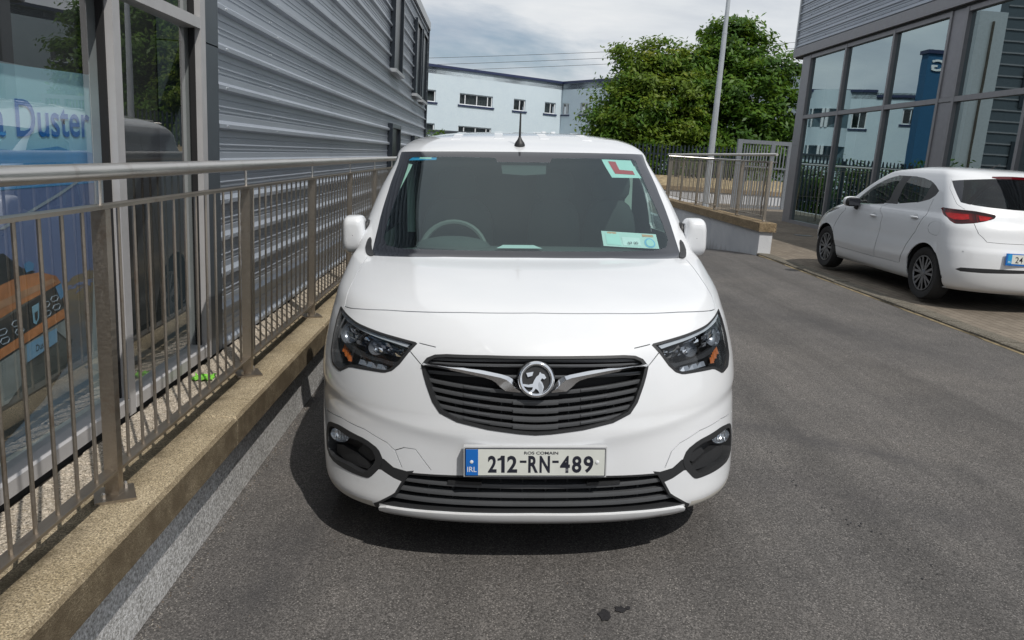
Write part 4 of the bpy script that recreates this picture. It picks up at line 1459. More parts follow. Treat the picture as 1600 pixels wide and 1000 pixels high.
class Body:
    """car skin as stacked plan outlines; rows: z, y front, front depth, half width, exponent, y rear, rear depth, exponent.
    u: 0 front centre .. 1 front corner .. 2 rear corner .. 3 rear centre (negative: the other side); r: row number"""

    def __init__(s, rows):
        A = np.array(rows, float)
        k = np.arange(len(A))
        s.N = len(A)
        s.fold = None
        s.f = [pchip(k, A[:, i]) for i in range(8)]
        rr = np.linspace(0, s.N - 1, 1500)
        c = s.P(np.zeros_like(rr), rr)
        c2 = s.P(np.full_like(rr, 1.5), rr)
        step = np.maximum(np.linalg.norm(np.diff(c, axis=0), axis=1), np.linalg.norm(np.diff(c2, axis=0), axis=1))
        s.rr, s.arc = rr, np.concatenate([[0], np.cumsum(step + 1e-6)])

    def P(s, u, r):
        u = np.asarray(u, float)
        r = np.asarray(r, float)
        z, yc, D, W, n, yr, Dr, nr = [f(r) for f in s.f]
        a = np.abs(u)
        sg = np.where(u < 0, -1.0, 1.0)

        def quarter(t, e):
            th = np.clip(t, 0, 1) * PI / 2
            S, Cc = np.maximum(np.sin(th), 1e-9), np.maximum(np.cos(th), 1e-9)
            rho = (S ** e + Cc ** e) ** (-1 / e)
            return rho * S, rho * Cc
        s1, c1 = quarter(a, n)
        s2, c2 = quarter(3 - a, nr)
        x = np.where(a <= 1, W * s1, np.where(a <= 2, W, W * s2))
        y1, y2 = yc + D, yr - Dr
        y = np.where(a <= 1, yc + D * (1 - c1), np.where(a <= 2, y1 + (a - 1) * (y2 - y1), yr - Dr * (1 - c2)))
        if s.fold is not None:          # pressed crease line: r of the fold over |u|, height
            fu, fr, hh, fade = s.fold
            t = r - pchip(fu, fr)(a)
            bump_ = hh * np.where(t > 0, np.exp(-(t / 1.1) ** 2), np.exp(-(t / 0.42) ** 2)) * np.clip((fade - a) / 0.25, 0, 1)
            y = y - bump_ * np.where(a <= 1, c1, 0)
            x = x + bump_ * np.where(a <= 2, s1, 0)
        return np.stack([x * sg, y, z], -1)

    def Nrm(s, u, r):
        e = 1e-3
        u = np.asarray(u, float)
        r = np.asarray(r, float)
        du = s.P(u + e, r) - s.P(u - e, r)
        dr = s.P(u, np.minimum(r + e, s.N - 1)) - s.P(u, np.maximum(r - e, 0))
        n = np.cross(du, dr)
        return n / np.maximum(np.linalg.norm(n, axis=-1, keepdims=True), 1e-12)

    def toD(s, ur):
        ur = np.asarray(ur, float)
        return np.stack([ur[:, 0] * 1.1, np.interp(ur[:, 1], s.rr, s.arc)], -1)

    def fromD(s, d):
        return np.stack([d[:, 0] / 1.1, np.interp(d[:, 1], s.arc, s.rr)], -1)

    def row(s, z):
        return float(np.interp(z, s.f[0](s.rr), s.rr))

    def side(s, y, z):
        """(u,r) of the point of the right flank at y, z"""
        r = s.row(z)
        us = np.linspace(0, 3, 6001)
        p = s.P(us, np.full_like(us, r))
        return float(us[np.argmin(np.abs(p[:, 1] - y))]), r

    def front(s, x, z):
        r = s.row(z)
        us = np.linspace(0, 1, 4001)
        p = s.P(us, np.full_like(us, r))
        return float(us[np.argmin(np.abs(p[:, 0] - abs(x)))]) * (1 if x >= 0 else -1), r

    def rear(s, x, z):
        r = s.row(z)
        us = np.linspace(2, 3, 4001)
        p = s.P(us, np.full_like(us, r))
        return float(us[np.argmin(np.abs(p[:, 0] - abs(x)))]) * (1 if x >= 0 else -1), r


def subdiv(poly, step, closed=True):
    out = []
    n = len(poly)
    for i in range(n if closed else n - 1):
        p, q = np.array(poly[i]), np.array(poly[(i + 1) % n])
        k = max(1, int(np.ceil(np.linalg.norm(q - p) / step)))
        out += [tuple(p + (q - p) * j / k) for j in range(k)]
    if not closed:
        out.append(tuple(poly[-1]))
    return out


def soft(poly, it=1, w=0.25):
    """corner cutting"""
    for _ in range(it):
        o = []
        n = len(poly)
        for i in range(n):
            p, q = np.array(poly[i]), np.array(poly[(i + 1) % n])
            o += [tuple(p * (1 - w) + q * w), tuple(p * w + q * (1 - w))]
        poly = o
    return poly


def mir(p):
    return [(-u, r) for u, r in p]


def full(half):
    """half outline from the centre line round to the centre line -> closed outline of both sides"""
    return list(half) + [(-u, r) for u, r in reversed(half) if abs(u) > 1e-6]


def inside(pts, poly):
    x, y = pts[:, 0], pts[:, 1]
    r = np.zeros(len(pts), bool)
    n = len(poly)
    for i in range(n):
        x0, y0 = poly[i]
        x1, y1 = poly[(i + 1) % n]
        c = (y0 > y) != (y1 > y)
        r ^= c & (x < (x1 - x0) * (y - y0) / ((y1 - y0) if y1 != y0 else 1e-12) + x0)
    return r


def segdist(pts, a, b):
    d = b - a
    t = np.clip(((pts - a) @ d) / max(d @ d, 1e-12), 0, 1)
    return np.linalg.norm(pts - a - t[:, None] * d, axis=1)


def skin_mesh(name, B, V2, tris, m, parent, off=0.0, flange=0.0, border=None, flip=False, two=None):
    """mesh of the triangles; analytic normals; rims turned inwards by `flange`"""
    used = np.unique(np.array(tris).ravel())
    mp = {int(o): i for i, o in enumerate(used)}
    ur = B.fromD(V2[used])
    P = B.P(ur[:, 0], ur[:, 1])
    N = B.Nrm(ur[:, 0], ur[:, 1])
    P = P + N * off
    faces = [tuple(mp[int(i)] for i in t) for t in tris]
    verts = [tuple(p) for p in P]
    norms = [[tuple(N[i]) for i in f] for f in faces]
    if flange:
        from collections import Counter
        cnt = Counter()
        for f in faces:
            for i in range(3):
                cnt[frozenset((f[i], f[(i + 1) % 3]))] += 1
        for f in list(faces):
            for i in range(3):
                a, b = f[i], f[(i + 1) % 3]
                if cnt[frozenset((a, b))] != 1:
                    continue
                if border is not None and border(ur[a], ur[b]):
                    continue
                k = len(verts)
                verts += [tuple(P[a]), tuple(P[b]), tuple(P[b] - N[b] * flange), tuple(P[a] - N[a] * flange)]
                faces.append((k + 1, k, k + 3, k + 2))
                fn = np.cross(P[b] - P[a], N[a])
                fn = fn / max(np.linalg.norm(fn), 1e-12)
                norms.append([tuple(fn)] * 4)
    me = bpy.data.meshes.new(name)
    me.from_pydata(verts, [], faces)
    me.materials.append(m)
    me.polygons.foreach_set('use_smooth', [True] * len(faces))
    me.update()
    me.normals_split_custom_set([n for f in norms for n in f])
    o = bpy.data.objects.new(name, me)
    COL.objects.link(o)
    o.parent = parent
    return o


def cdt(B, polys, lines=(), us=None, rs=None, clear=0.006):
    """triangulate the whole skin with the outlines as edges"""
    V, E = [], []
    segs = []
    for p, closed in [(q, True) for q in polys] + [(q, False) for q in lines]:
        d = B.toD(p)
        d = np.array(subdiv([tuple(x) for x in d], 0.022, closed))
        k = len(V)
        V += [tuple(x) for x in d]
        n = len(d)
        for i in range(n if closed else n - 1):
            E.append((k + i, k + (i + 1) % n))
            segs.append((d[i], d[(i + 1) % n]))
    G = B.toD(np.array([(u, r) for r in rs for u in us]))
    keep = np.ones(len(G), bool)
    for a, b in segs:
        mnx, mxx = min(a[0], b[0]) - clear, max(a[0], b[0]) + clear
        mny, mxy = min(a[1], b[1]) - clear, max(a[1], b[1]) + clear
        c = np.where((G[:, 0] > mnx) & (G[:, 0] < mxx) & (G[:, 1] > mny) & (G[:, 1] < mxy))[0]
        if len(c):
            keep[c[segdist(G[c], a, b) < clear]] = False
    V += [tuple(x) for x in G[keep]]
    r = delaunay_2d_cdt([Vector(v) for v in V], E, [], 0, 1e-6, False)
    V2 = np.array([tuple(v) for v in r[0]])
    T = []
    for f in r[2]:
        f = list(f)
        for i in range(1, len(f) - 1):
            T.append((f[0], f[i], f[i + 1]))
    T = np.array(T)
    a, b, c = V2[T[:, 0]], V2[T[:, 1]], V2[T[:, 2]]
    ar = (b[:, 0] - a[:, 0]) * (c[:, 1] - a[:, 1]) - (b[:, 1] - a[:, 1]) * (c[:, 0] - a[:, 0])
    T[ar < 0] = T[ar < 0][:, ::-1]
    return V2, T[np.abs(ar) > 1e-10]


def patch(name, B, poly, m, parent, off=0.0, flange=0.0, step=0.03):
    """one region of the skin on its own, moved along its normals by `off`"""
    d = np.array(subdiv([tuple(x) for x in B.toD(poly)], 0.015))
    mn, mx = d.min(0), d.max(0)
    g = np.array([(x, y) for x in np.arange(mn[0], mx[0], step) for y in np.arange(mn[1], mx[1], step)]).reshape(-1, 2)
    g = g[inside(g, d)] if len(g) else g
    if len(g):
        kp = np.ones(len(g), bool)
        for i in range(len(d)):
            kp &= segdist(g, d[i], d[(i + 1) % len(d)]) > 0.005
        g = g[kp]
    V = [Vector(v) for v in d] + [Vector(v) for v in g]
    n = len(d)
    r = delaunay_2d_cdt(V, [(i, (i + 1) % n) for i in range(n)], [], 0, 1e-6, False)
    V2 = np.array([tuple(v) for v in r[0]])
    T = []
    for f in r[2]:
        f = list(f)
        for i in range(1, len(f) - 1):
            T.append((f[0], f[i], f[i + 1]))
    T = np.array(T)
    T = T[inside(V2[T].mean(1), d)]
    a, b, c = V2[T[:, 0]], V2[T[:, 1]], V2[T[:, 2]]
    ar = (b[:, 0] - a[:, 0]) * (c[:, 1] - a[:, 1]) - (b[:, 1] - a[:, 1]) * (c[:, 0] - a[:, 0])
    T[ar < 0] = T[ar < 0][:, ::-1]
    return skin_mesh(name, B, V2, T[np.abs(ar) > 1e-10], m, parent, off, flange)


def ribbon(B, line, w):
    """thin closed outline around a polyline in (u,r)"""
    d = B.toD(np.array(line))
    d = np.array(subdiv([tuple(x) for x in d], 0.03, False))
    t = np.gradient(d, axis=0)
    t /= np.maximum(np.linalg.norm(t, axis=1, keepdims=True), 1e-9)
    nn = np.stack([-t[:, 1], t[:, 0]], -1)
    o = np.concatenate([d + nn * w / 2, (d - nn * w / 2)[::-1]])
    return [tuple(x) for x in B.fromD(o)]


def border_ring(B, poly, w):
    """outline ring (outer, inner) about a closed outline: returns the inner outline shrunk by w"""
    d = B.toD(np.array(poly))
    c = d.mean(0)
    n = len(d)
    if w < 0:                     # shrink towards the middle
        q = c - d
        return [tuple(x) for x in B.fromD(d + q / np.linalg.norm(q, axis=1, keepdims=True) * -w)]
    ar = 0.5 * sum(d[i][0] * d[(i + 1) % n][1] - d[(i + 1) % n][0] * d[i][1] for i in range(n))
    sgn = 1 if ar > 0 else -1
    out = []
    for i in range(n):
        p, q, s_ = d[i - 1], d[i], d[(i + 1) % n]
        e1, e2 = q - p, s_ - q
        n1 = np.array([-e1[1], e1[0]]) / max(np.linalg.norm(e1), 1e-9) * sgn
        n2 = np.array([-e2[1], e2[0]]) / max(np.linalg.norm(e2), 1e-9) * sgn
        b = n1 + n2
        b = b / max(b @ b / 2, 0.5)
        out.append(tuple(q + b * w))
    return [tuple(x) for x in B.fromD(np.array(out))]


def ring_part(name, B, poly, w, m, parent, off=0.003, flange=0.01):
    inner = border_ring(B, poly, w)
    n = len(poly)
    d0 = B.toD(np.array(poly))
    d1 = B.toD(np.array(inner))
    V2, T = [], []
    for i in range(n):
        j = (i + 1) % n
        k = max(1, int(np.linalg.norm(d0[j] - d0[i]) / 0.02))
        for t in range(k):
            a, b = t / k, (t + 1) / k
            q = [d0[i] + (d0[j] - d0[i]) * a, d0[i] + (d0[j] - d0[i]) * b, d1[i] + (d1[j] - d1[i]) * b, d1[i] + (d1[j] - d1[i]) * a]
            z = len(V2)
            V2 += q
            T += [(z, z + 1, z + 2), (z, z + 2, z + 3)]
    V2 = np.array(V2)
    # merge doubles so that only the two outlines are rims
    key = np.round(V2, 6)
    u_, idx = np.unique(key, axis=0, return_inverse=True)
    idx = idx.ravel()
    T = np.array([[idx[i] for i in t] for t in T])
    T = np.array([t for t in T if len(set(t)) == 3])
    a, b, c = u_[T[:, 0]], u_[T[:, 1]], u_[T[:, 2]]
    ar = (b[:, 0] - a[:, 0]) * (c[:, 1] - a[:, 1]) - (b[:, 1] - a[:, 1]) * (c[:, 0] - a[:, 0])
    T[ar < 0] = T[ar < 0][:, ::-1]
    return skin_mesh(name, B, u_, T, m, parent, off, flange)


def wheel(parent, x, y, r, w, side, spokes, rim_m, spin=0.0):
    """tyre with a rim of paired spokes; side +1: outer face towards +x"""
    wr = empty('wheel', (x, y, r), parent)
    t = MB()
    h = w / 2
    rr = r * 0.66
    t.lathe([(-h * .8, rr), (-h, rr + (r - rr) * .25), (-h, r * .93), (-h * .72, r * .985), (-h * .3, r), (h * .3, r), (h * .72, r * .985), (h, r * .93), (h, rr + (r - rr) * .25), (h * .8, rr)], 'x', 48)
    t.build('tyre', M['tyre'], wr, smooth=True)
    b = MB()
    o = side * h
    b.lathe([(o * 0.25, rr * .9), (o * 0.30, 0.02)], 'x', 40)
    b.build('wheel_well', M['alloy_dark'], wr, smooth=True)
    a = MB()
    a.lathe([(o * .80, rr * 1.005), (o * .93, rr * 1.0), (o * .93, rr * .94), (o * .62, rr * .90), (o * .4, rr * .88)], 'x', 48)
    for k in range(spokes):
        for dlt in (-0.16, 0.16):
            th = spin + 2 * PI * k / spokes
            t0, t1 = th + dlt * 0.55, th + dlt * 1.15
            c0 = np.array([math.cos(t0), math.sin(t0)])
            c1 = np.array([math.cos(t1), math.sin(t1)])
            p0, p1 = c0 * rr * .16, c1 * rr * .95
            d = (p1 - p0) / np.linalg.norm(p1 - p0)
            q = np.array([-d[1], d[0]])
            w0, w1 = rr * .062, rr * .072
            A = [p0 + q * w0, p0 - q * w0, p1 - q * w1, p1 + q * w1]
            xo = [o * .86, o * .86, o * .90, o * .90]
            xi = [o * .55] * 4
            a.add([(xo[i], A[i][0], A[i][1]) for i in range(4)] + [(xi[i], A[i][0], A[i][1]) for i in range(4)], [(0, 1, 2, 3), (7, 6, 5, 4), (0, 3, 7, 4), (1, 5, 6, 2), (0, 4, 5, 1), (3, 2, 6, 7)])
    a.lathe([(o * .5, rr * .21), (o * .88, rr * .20), (o * .92, rr * .12), (o * .92, 0.001)], 'x', 20)
    for k in range(5):
        th = spin + .3 + 2 * PI * k / 5
        a.tube((o * .8, rr * .15 * math.cos(th), rr * .15 * math.sin(th)), (o * .93, rr * .15 * math.cos(th), rr * .15 * math.sin(th)), rr * .03, 6)
    a.build('rim', rim_m, wr, smooth=30)
    return wr


def make_skin(B, root, regions, us, rs, flange=0.012, border=None):
    """regions: (name, [outlines], material or None for an opening, part parent, offset, flange)"""
    polys = [p for r in regions for p in r[1]]
    V2, T = cdt(B, polys, us=us, rs=rs)
    cen = V2[T].mean(1)
    lab = np.full(len(T), -1)
    for i, reg in enumerate(regions):
        for p in reg[1]:
            d = B.toD(np.array(p))
            bb0, bb1 = d.min(0), d.max(0)
            c = np.where((lab == -1) & (cen[:, 0] >= bb0[0]) & (cen[:, 0] <= bb1[0]) & (cen[:, 1] >= bb0[1]) & (cen[:, 1] <= bb1[1]))[0]
            if len(c):
                lab[c[inside(cen[c], d)]] = i
    res = {}
    res['body'] = skin_mesh('body', B, V2, T[lab == -1], M['paint'], root, 0.0, flange, border)
    for i, (nm, ps, m, fl) in enumerate(regions):
        if m is None or not (lab == i).any():
            continue
        if len(ps) > 1 and nm not in ('bonnet', 'tailgate'):
            for p in ps:
                d = B.toD(np.array(p))
                sel = np.where(lab == i)[0]
                sel = sel[inside(cen[sel], d)]
                if len(sel):
                    skin_mesh(nm, B, V2, T[sel], m, root, 0.0, fl, border)
        else:
            res[nm] = skin_mesh(nm, B, V2, T[lab == i], m, root, 0.0, fl, border)
    return res


def bar_across(mb, fn, us, w, h):
    """bar following points fn(u) -> (point, normal); box section w (along the normal) x h (up)"""
    n = len(us)
    P = []
    for u in us:
        p, nn = fn(u)
        p, nn = Vector(p), Vector(nn)
        up = Vector((0, 0, 1))
        P.append([p - nn * w - up * h * .35, p - up * h * .5, p + nn * .0015, p + up * h * .5, p - nn * w + up * h * .35])
    mb.grid(P + [])
    k = len(mb.v) - n * 5
    for i in range(n - 1):
        mb.f.append((k + i * 5 + 4, k + i * 5, k + (i + 1) * 5, k + (i + 1) * 5 + 4))
        mb.m.append(0)
    mb.f += [tuple(k + j for j in range(5)), tuple(k + (n - 1) * 5 + j for j in range(5))]
    mb.m += [0, 0]


VAN_ROWS = [
    (0.205, 0.115, 0.62, 0.87, 2.5, 4.36, 0.14, 3),
    (0.222, 0.07, 0.66, 0.895, 2.6, 4.38, 0.14, 3),
    (0.255, 0.052, 0.69, 0.908, 2.6, 4.39, 0.14, 3),
    (0.32, 0.045, 0.72, 0.92, 2.5, 4.4, 0.14, 3),
    (0.44, 0.04, 0.75, 0.926, 2.4, 4.4, 0.14, 3),
    (0.56, 0.038, 0.77, 0.927, 2.28, 4.39, 0.14, 3),
    (0.64, 0.042, 0.78, 0.926, 2.2, 4.38, 0.14, 3),
    (0.76, 0.06, 0.78, 0.92, 2.2, 4.37, 0.14, 3),
    (0.85, 0.085, 0.78, 0.908, 2.2, 4.37, 0.14, 3),
    (0.9, 0.115, 0.78, 0.9, 2.2, 4.36, 0.14, 3),
    (0.94, 0.155, 0.78, 0.894, 2.2, 4.36, 0.14, 3),
    (1, 0.255, 0.75, 0.887, 2.25, 4.36, 0.14, 3),
    (1.05, 0.44, 0.68, 0.88, 2.3, 4.35, 0.14, 3),
    (1.1, 0.72, 0.53, 0.874, 2.35, 4.35, 0.14, 3),
    (1.125, 0.915, 0.42, 0.864, 2.4, 4.35, 0.14, 3),
    (1.15, 0.975, 0.4, 0.858, 2.4, 4.34, 0.14, 3),
    (1.25, 1.155, 0.37, 0.842, 2.4, 4.33, 0.14, 3),
    (1.4, 1.43, 0.33, 0.805, 2.4, 4.3, 0.14, 3),
    (1.55, 1.7, 0.3, 0.752, 2.4, 4.27, 0.14, 3),
    (1.613, 1.82, 0.3, 0.74, 2.4, 4.25, 0.14, 3),
    (1.655, 1.95, 0.36, 0.717, 2.5, 4.23, 0.16, 3),
    (1.695, 2.15, 0.5, 0.68, 2.6, 4.18, 0.25, 3),
    (1.725, 2.45, 0.55, 0.59, 2.6, 4.05, 0.35, 3),
    (1.748, 2.8, 0.4, 0.45, 2.6, 3.85, 0.4, 2.6),
    (1.758, 3.05, 0.2, 0.25, 2.4, 3.6, 0.2, 2.4),
    (1.76, 3.195, 0.005, 0.005, 2, 3.21, 0.005, 2),
]
HATCH_ROWS = [
    (0.19, 0.16, 0.6, 0.76, 2.3, 3.95, 0.45, 2.4),
    (0.23, 0.08, 0.64, 0.8, 2.3, 4.01, 0.46, 2.4),
    (0.32, 0.04, 0.66, 0.828, 2.3, 4.045, 0.46, 2.4),
    (0.45, 0.02, 0.7, 0.845, 2.3, 4.065, 0.47, 2.4),
    (0.6, 0.02, 0.72, 0.8475, 2.3, 4.06, 0.47, 2.4),
    (0.68, 0.05, 0.74, 0.8475, 2.3, 4.035, 0.46, 2.4),
    (0.76, 0.12, 0.76, 0.845, 2.3, 4.01, 0.45, 2.4),
    (0.85, 0.32, 0.74, 0.838, 2.3, 3.99, 0.44, 2.4),
    (0.91, 0.64, 0.5, 0.826, 2.3, 3.96, 0.43, 2.4),
    (0.95, 0.95, 0.32, 0.812, 2.3, 3.93, 0.42, 2.4),
    (0.985, 1.05, 0.28, 0.798, 2.4, 3.89, 0.4, 2.4),
    (1.1, 1.26, 0.24, 0.765, 2.4, 3.8, 0.37, 2.5),
    (1.25, 1.53, 0.22, 0.72, 2.4, 3.66, 0.34, 2.5),
    (1.36, 1.76, 0.22, 0.68, 2.5, 3.54, 0.32, 2.6),
    (1.425, 1.92, 0.28, 0.65, 2.6, 3.46, 0.32, 2.7),
    (1.465, 2.2, 0.5, 0.61, 2.7, 3.38, 0.32, 2.7),
    (1.49, 2.42, 0.4, 0.52, 2.7, 3.22, 0.28, 2.6),
    (1.503, 2.62, 0.2, 0.32, 2.5, 3.02, 0.15, 2.4),
    (1.506, 2.825, 0.004, 0.004, 2, 2.835, 0.004, 2),
]


# ------------------------------------------------------------------ the white van
VA, VT = 0.010472, 0.0506
_ex = Vector((math.cos(VA) * math.cos(VT), -math.sin(VA) * math.cos(VT), math.sin(VT)))
_ey = Vector((math.sin(VA), math.cos(VA), 0))
_ez = _ex.cross(_ey)
_o = _ex * 0.23 + _ey * 2.66
_o = _o - _ez * _ez.dot(_o)
van = tag(empty('van'), 'white panel van facing the camera with a red L plate in its windscreen', 'van')
van.matrix_world = Matrix(((_ex.x, _ey.x, _ez.x, _o.x), (_ex.y, _ey.y, _ez.y, _o.y), (_ex.z, _ey.z, _ez.z, _o.z), (0, 0, 0, 1)))
VB = Body(VAN_ROWS)
VB.fold = ((0, .19, .38, .545, .76, 1.0), (4.92, 5.15, 5.58, 5.95, 6.25, 6.5), 0.008, 1.05)

HL = soft([(.708, 10.30), (.640, 10.02), (.56, 9.62), (.455, 9.27), (.388, 9.08), (.32, 8.87), (.342, 8.20), (.368, 7.54), (.392, 7.23), (.418, 7.10), (.485, 7.06), (.56, 7.0), (.615, 6.71), (.675, 6.81),
           (.708, 7.23), (.716, 8.0), (.716, 9.3)], 1, 0.12)
GR_half = [(0, 8.335), (.125, 8.333), (.235, 8.26), (.268, 8.17), (.290, 7.95), (.305, 7.6), (.297, 7.25), (.288, 6.93), (.268, 6.42), (.247, 6.1), (.2, 5.79), (.12, 5.50), (.04, 5.32), (0, 5.27)]
GR = full(GR_half)
FOG = soft([(.67, 4.47), (.6, 4.57), (.535, 4.52), (.472, 4.46), (.425, 4.27), (.408, 3.95), (.418, 3.67), (.453, 3.27), (.468, 3.22), (.535, 3.22), (.665, 3.25), (.712, 3.48), (.716, 4.0), (.700, 4.35)], 1, 0.2)
LOW = full([(0, 3.88), (.335, 3.70), (.348, 3.45), (.372, 2.87), (.428, 1.87), (.405, 1.86), (.25, 2.05), (0, 2.14)])
BAND = [(.315, 3.78), (.336, 3.73), (.375, 3.78), (.405, 3.98), (.440, 4.02), (.440, 3.60), (.414, 3.62), (.376, 3.45), (.352, 3.38), (.335, 3.45)]
STRIP = [(.374, 2.82), (.428, 2.02), (.446, 1.70), (.446, 1.02), (.430, 0.98), (.428, 1.60), (.424, 1.86)]
LIP = full([(0, 2.10), (.25, 2.01), (.40, 1.82), (.424, 1.60), (.428, 1.10), (.40, .90), (.36, .74), (0, .70)])
COR = [(.449, 1.95), (.50, 1.80), (.60, 1.86), (.70, 2.15), (.80, 2.6), (.98, 2.9), (.98, .004), (.449, .004)]
WS = full([(0, 19.06), (.28, 19.04), (.60, 18.98), (.775, 18.93), (.772, 18.5), (.69, 17.0), (.65, 15.85), (.64, 15.17), (.622, 13.62), (.29, 14.02), (0, 14.10)])
WSI = full([(0, 18.10), (.125, 18.10), (.135, 18.42), (.30, 18.46), (.60, 18.42), (.625, 18.25), (.590, 17.0), (.588, 16.1), (.582, 15.5), (.55, 15.16), (.48, 15.0), (0, 15.05)])
SHUT = [(0, 11.0), (.2, 10.94), (.44, 10.72), (.62, 10.40), (.655, 10.28)]
BON = full([(0, 11.0), (.2, 10.94), (.44, 10.72), (.62, 10.40), (.668, 10.36), (.668, 11.2), (.655, 12.2), (.640, 13.45), (.622, 13.52), (.29, 13.92), (0, 14.0)])
GAP_NOSE = ribbon(VB, [(.318, 8.86), (.268, 8.68)], .004)
GAP_GR = ribbon(VB, [(.342, 8.20), (.306, 7.62)], .004)
GAP_FOG = ribbon(VB, [(.350, 3.82), (.372, 4.32), (.40, 4.52), (.48, 4.76), (.60, 4.84), (.735, 4.70)], .0035)
GAP_TOW = ribbon(VB, [(-.372, 4.33), (-.345, 4.46), (-.312, 4.46), (-.268, 3.86)], .003)


def yz(y, z, B=VB):
    return B.side(y, z)


def arc_side(B, cy, cz, r, z0, n=22):
    pts = []
    a0 = math.asin(max(-1, min(1, (z0 - cz) / r)))
    for i in range(n + 1):
        t = a0 + (PI - 2 * a0) * i / n
        pts.append(B.side(cy + r * math.cos(t), cz + r * math.sin(t)))
    return pts


z_low = VAN_ROWS[0][0] + 0.004
ARCH_F = arc_side(VB, 0.92, 0.33, 0.375, z_low)
ARCH_R = arc_side(VB, 3.68, 0.33, 0.375, z_low)
SIDE_WIN = soft([yz(1.62, 1.17), yz(2.36, 1.15), yz(2.36, 1.575), yz(2.05, 1.60), yz(1.95, 1.575)], 1, .12)
DOOR = [ribbon(VB, [yz(2.46, 1.62), yz(2.46, 0.9), yz(2.45, 0.40), yz(2.30, 0.33), yz(1.42, 0.33), yz(1.36, 0.42)], .005),
        ribbon(VB, [yz(3.40, 1.60), yz(3.40, 0.42), yz(3.3, 0.36), yz(2.52, 0.36)], .005)]

regions = [('glass', [WSI], M['screen'], 0), ('windscreen_border', [WS], M['frit'], 0.006),
           ('gap', [GAP_NOSE, mir(GAP_NOSE), GAP_GR, mir(GAP_GR), GAP_FOG, mir(GAP_FOG), GAP_TOW] + DOOR + [mir(d) for d in DOOR], None, 0),
           ('headlight_hole', [HL, mir(HL)], None, 0), ('grille_hole', [GR], None, 0), ('fog_hole', [FOG, mir(FOG)], None, 0), ('lower_hole', [LOW], None, 0),
           ('bumper_link', [BAND, mir(BAND)], M['black_plastic'], 0.02), ('intake_edge', [STRIP, mir(STRIP)], M['black_plastic'], 0.02),
           ('lip_hole', [LIP], None, 0), ('bumper_corner', [COR, mir(COR)], M['cream'], 0.01), ('arch', [ARCH_F, mir(ARCH_F), ARCH_R, mir(ARCH_R)], None, 0),
           ('side_window', [SIDE_WIN, mir(SIDE_WIN)], M['car_glass'], 0.004),
           ('bonnet_gap', [ribbon(VB, [(-.668, 10.36), (-.62, 10.40), (-.44, 10.72), (-.2, 10.94), (0, 11.0), (.2, 10.94), (.44, 10.72), (.62, 10.40), (.668, 10.36)], .0055),
                           ribbon(VB, [(.668, 10.36), (.668, 11.2), (.655, 12.2), (.640, 13.45)], .004), ribbon(VB, [(-.668, 10.36), (-.668, 11.2), (-.655, 12.2), (-.640, 13.45)], .004)], None, 0),
           ('bonnet', [BON], M['paint'], 0.014)]
us = sorted(set(np.round(np.concatenate([np.linspace(-1, 1, 101), np.linspace(1, 2, 25), -np.linspace(1, 2, 25), np.linspace(2, 3, 31), -np.linspace(2, 3, 31)]), 5)))
rs = np.unique(np.concatenate([np.linspace(0, VB.N - 1, (VB.N - 1) * 4 + 1), np.linspace(4, 7, 37)]))


def edge_of(B):
    def f(a, b):
        return (abs(a[0]) > 2.999 and abs(b[0]) > 2.999) or (a[1] < .002 and b[1] < .002) or (a[1] > B.N - 1.002 and b[1] > B.N - 1.002)
    return f


vs = make_skin(VB, van, regions, us, rs, 0.014, edge_of(VB))
vs['glass'].name = 'windscreen'
vs['windscreen_border'].parent = vs['glass']

# dark strips behind the shut lines
for ln, w in (([(-.668, 10.36), (-.62, 10.40), (-.44, 10.72), (-.2, 10.94), (0, 11.0), (.2, 10.94), (.44, 10.72), (.62, 10.40), (.668, 10.36)], .03), ([(.668, 10.36), (.668, 11.2), (.655, 12.2), (.640, 13.45)], .03),
              ([(-.668, 10.36), (-.668, 11.2), (-.655, 12.2), (-.640, 13.45)], .03), ([(.318, 8.86), (.268, 8.68)], .015), ([(-.318, 8.86), (-.268, 8.68)], .015), ([(.342, 8.20), (.306, 7.62)], .02),
              ([(-.342, 8.20), (-.306, 7.62)], .02), ([(.352, 3.90), (.372, 4.32), (.40, 4.52), (.48, 4.76), (.60, 4.84), (.735, 4.70)], .010),
              ([(-.352, 3.90), (-.372, 4.32), (-.40, 4.52), (-.48, 4.76), (-.60, 4.84), (-.735, 4.70)], .010), ([(-.372, 4.33), (-.345, 4.46), (-.312, 4.46), (-.268, 3.86)], .016)):
    patch('shut_line', VB, ribbon(VB, ln, w), M['gap'], van, -0.012)


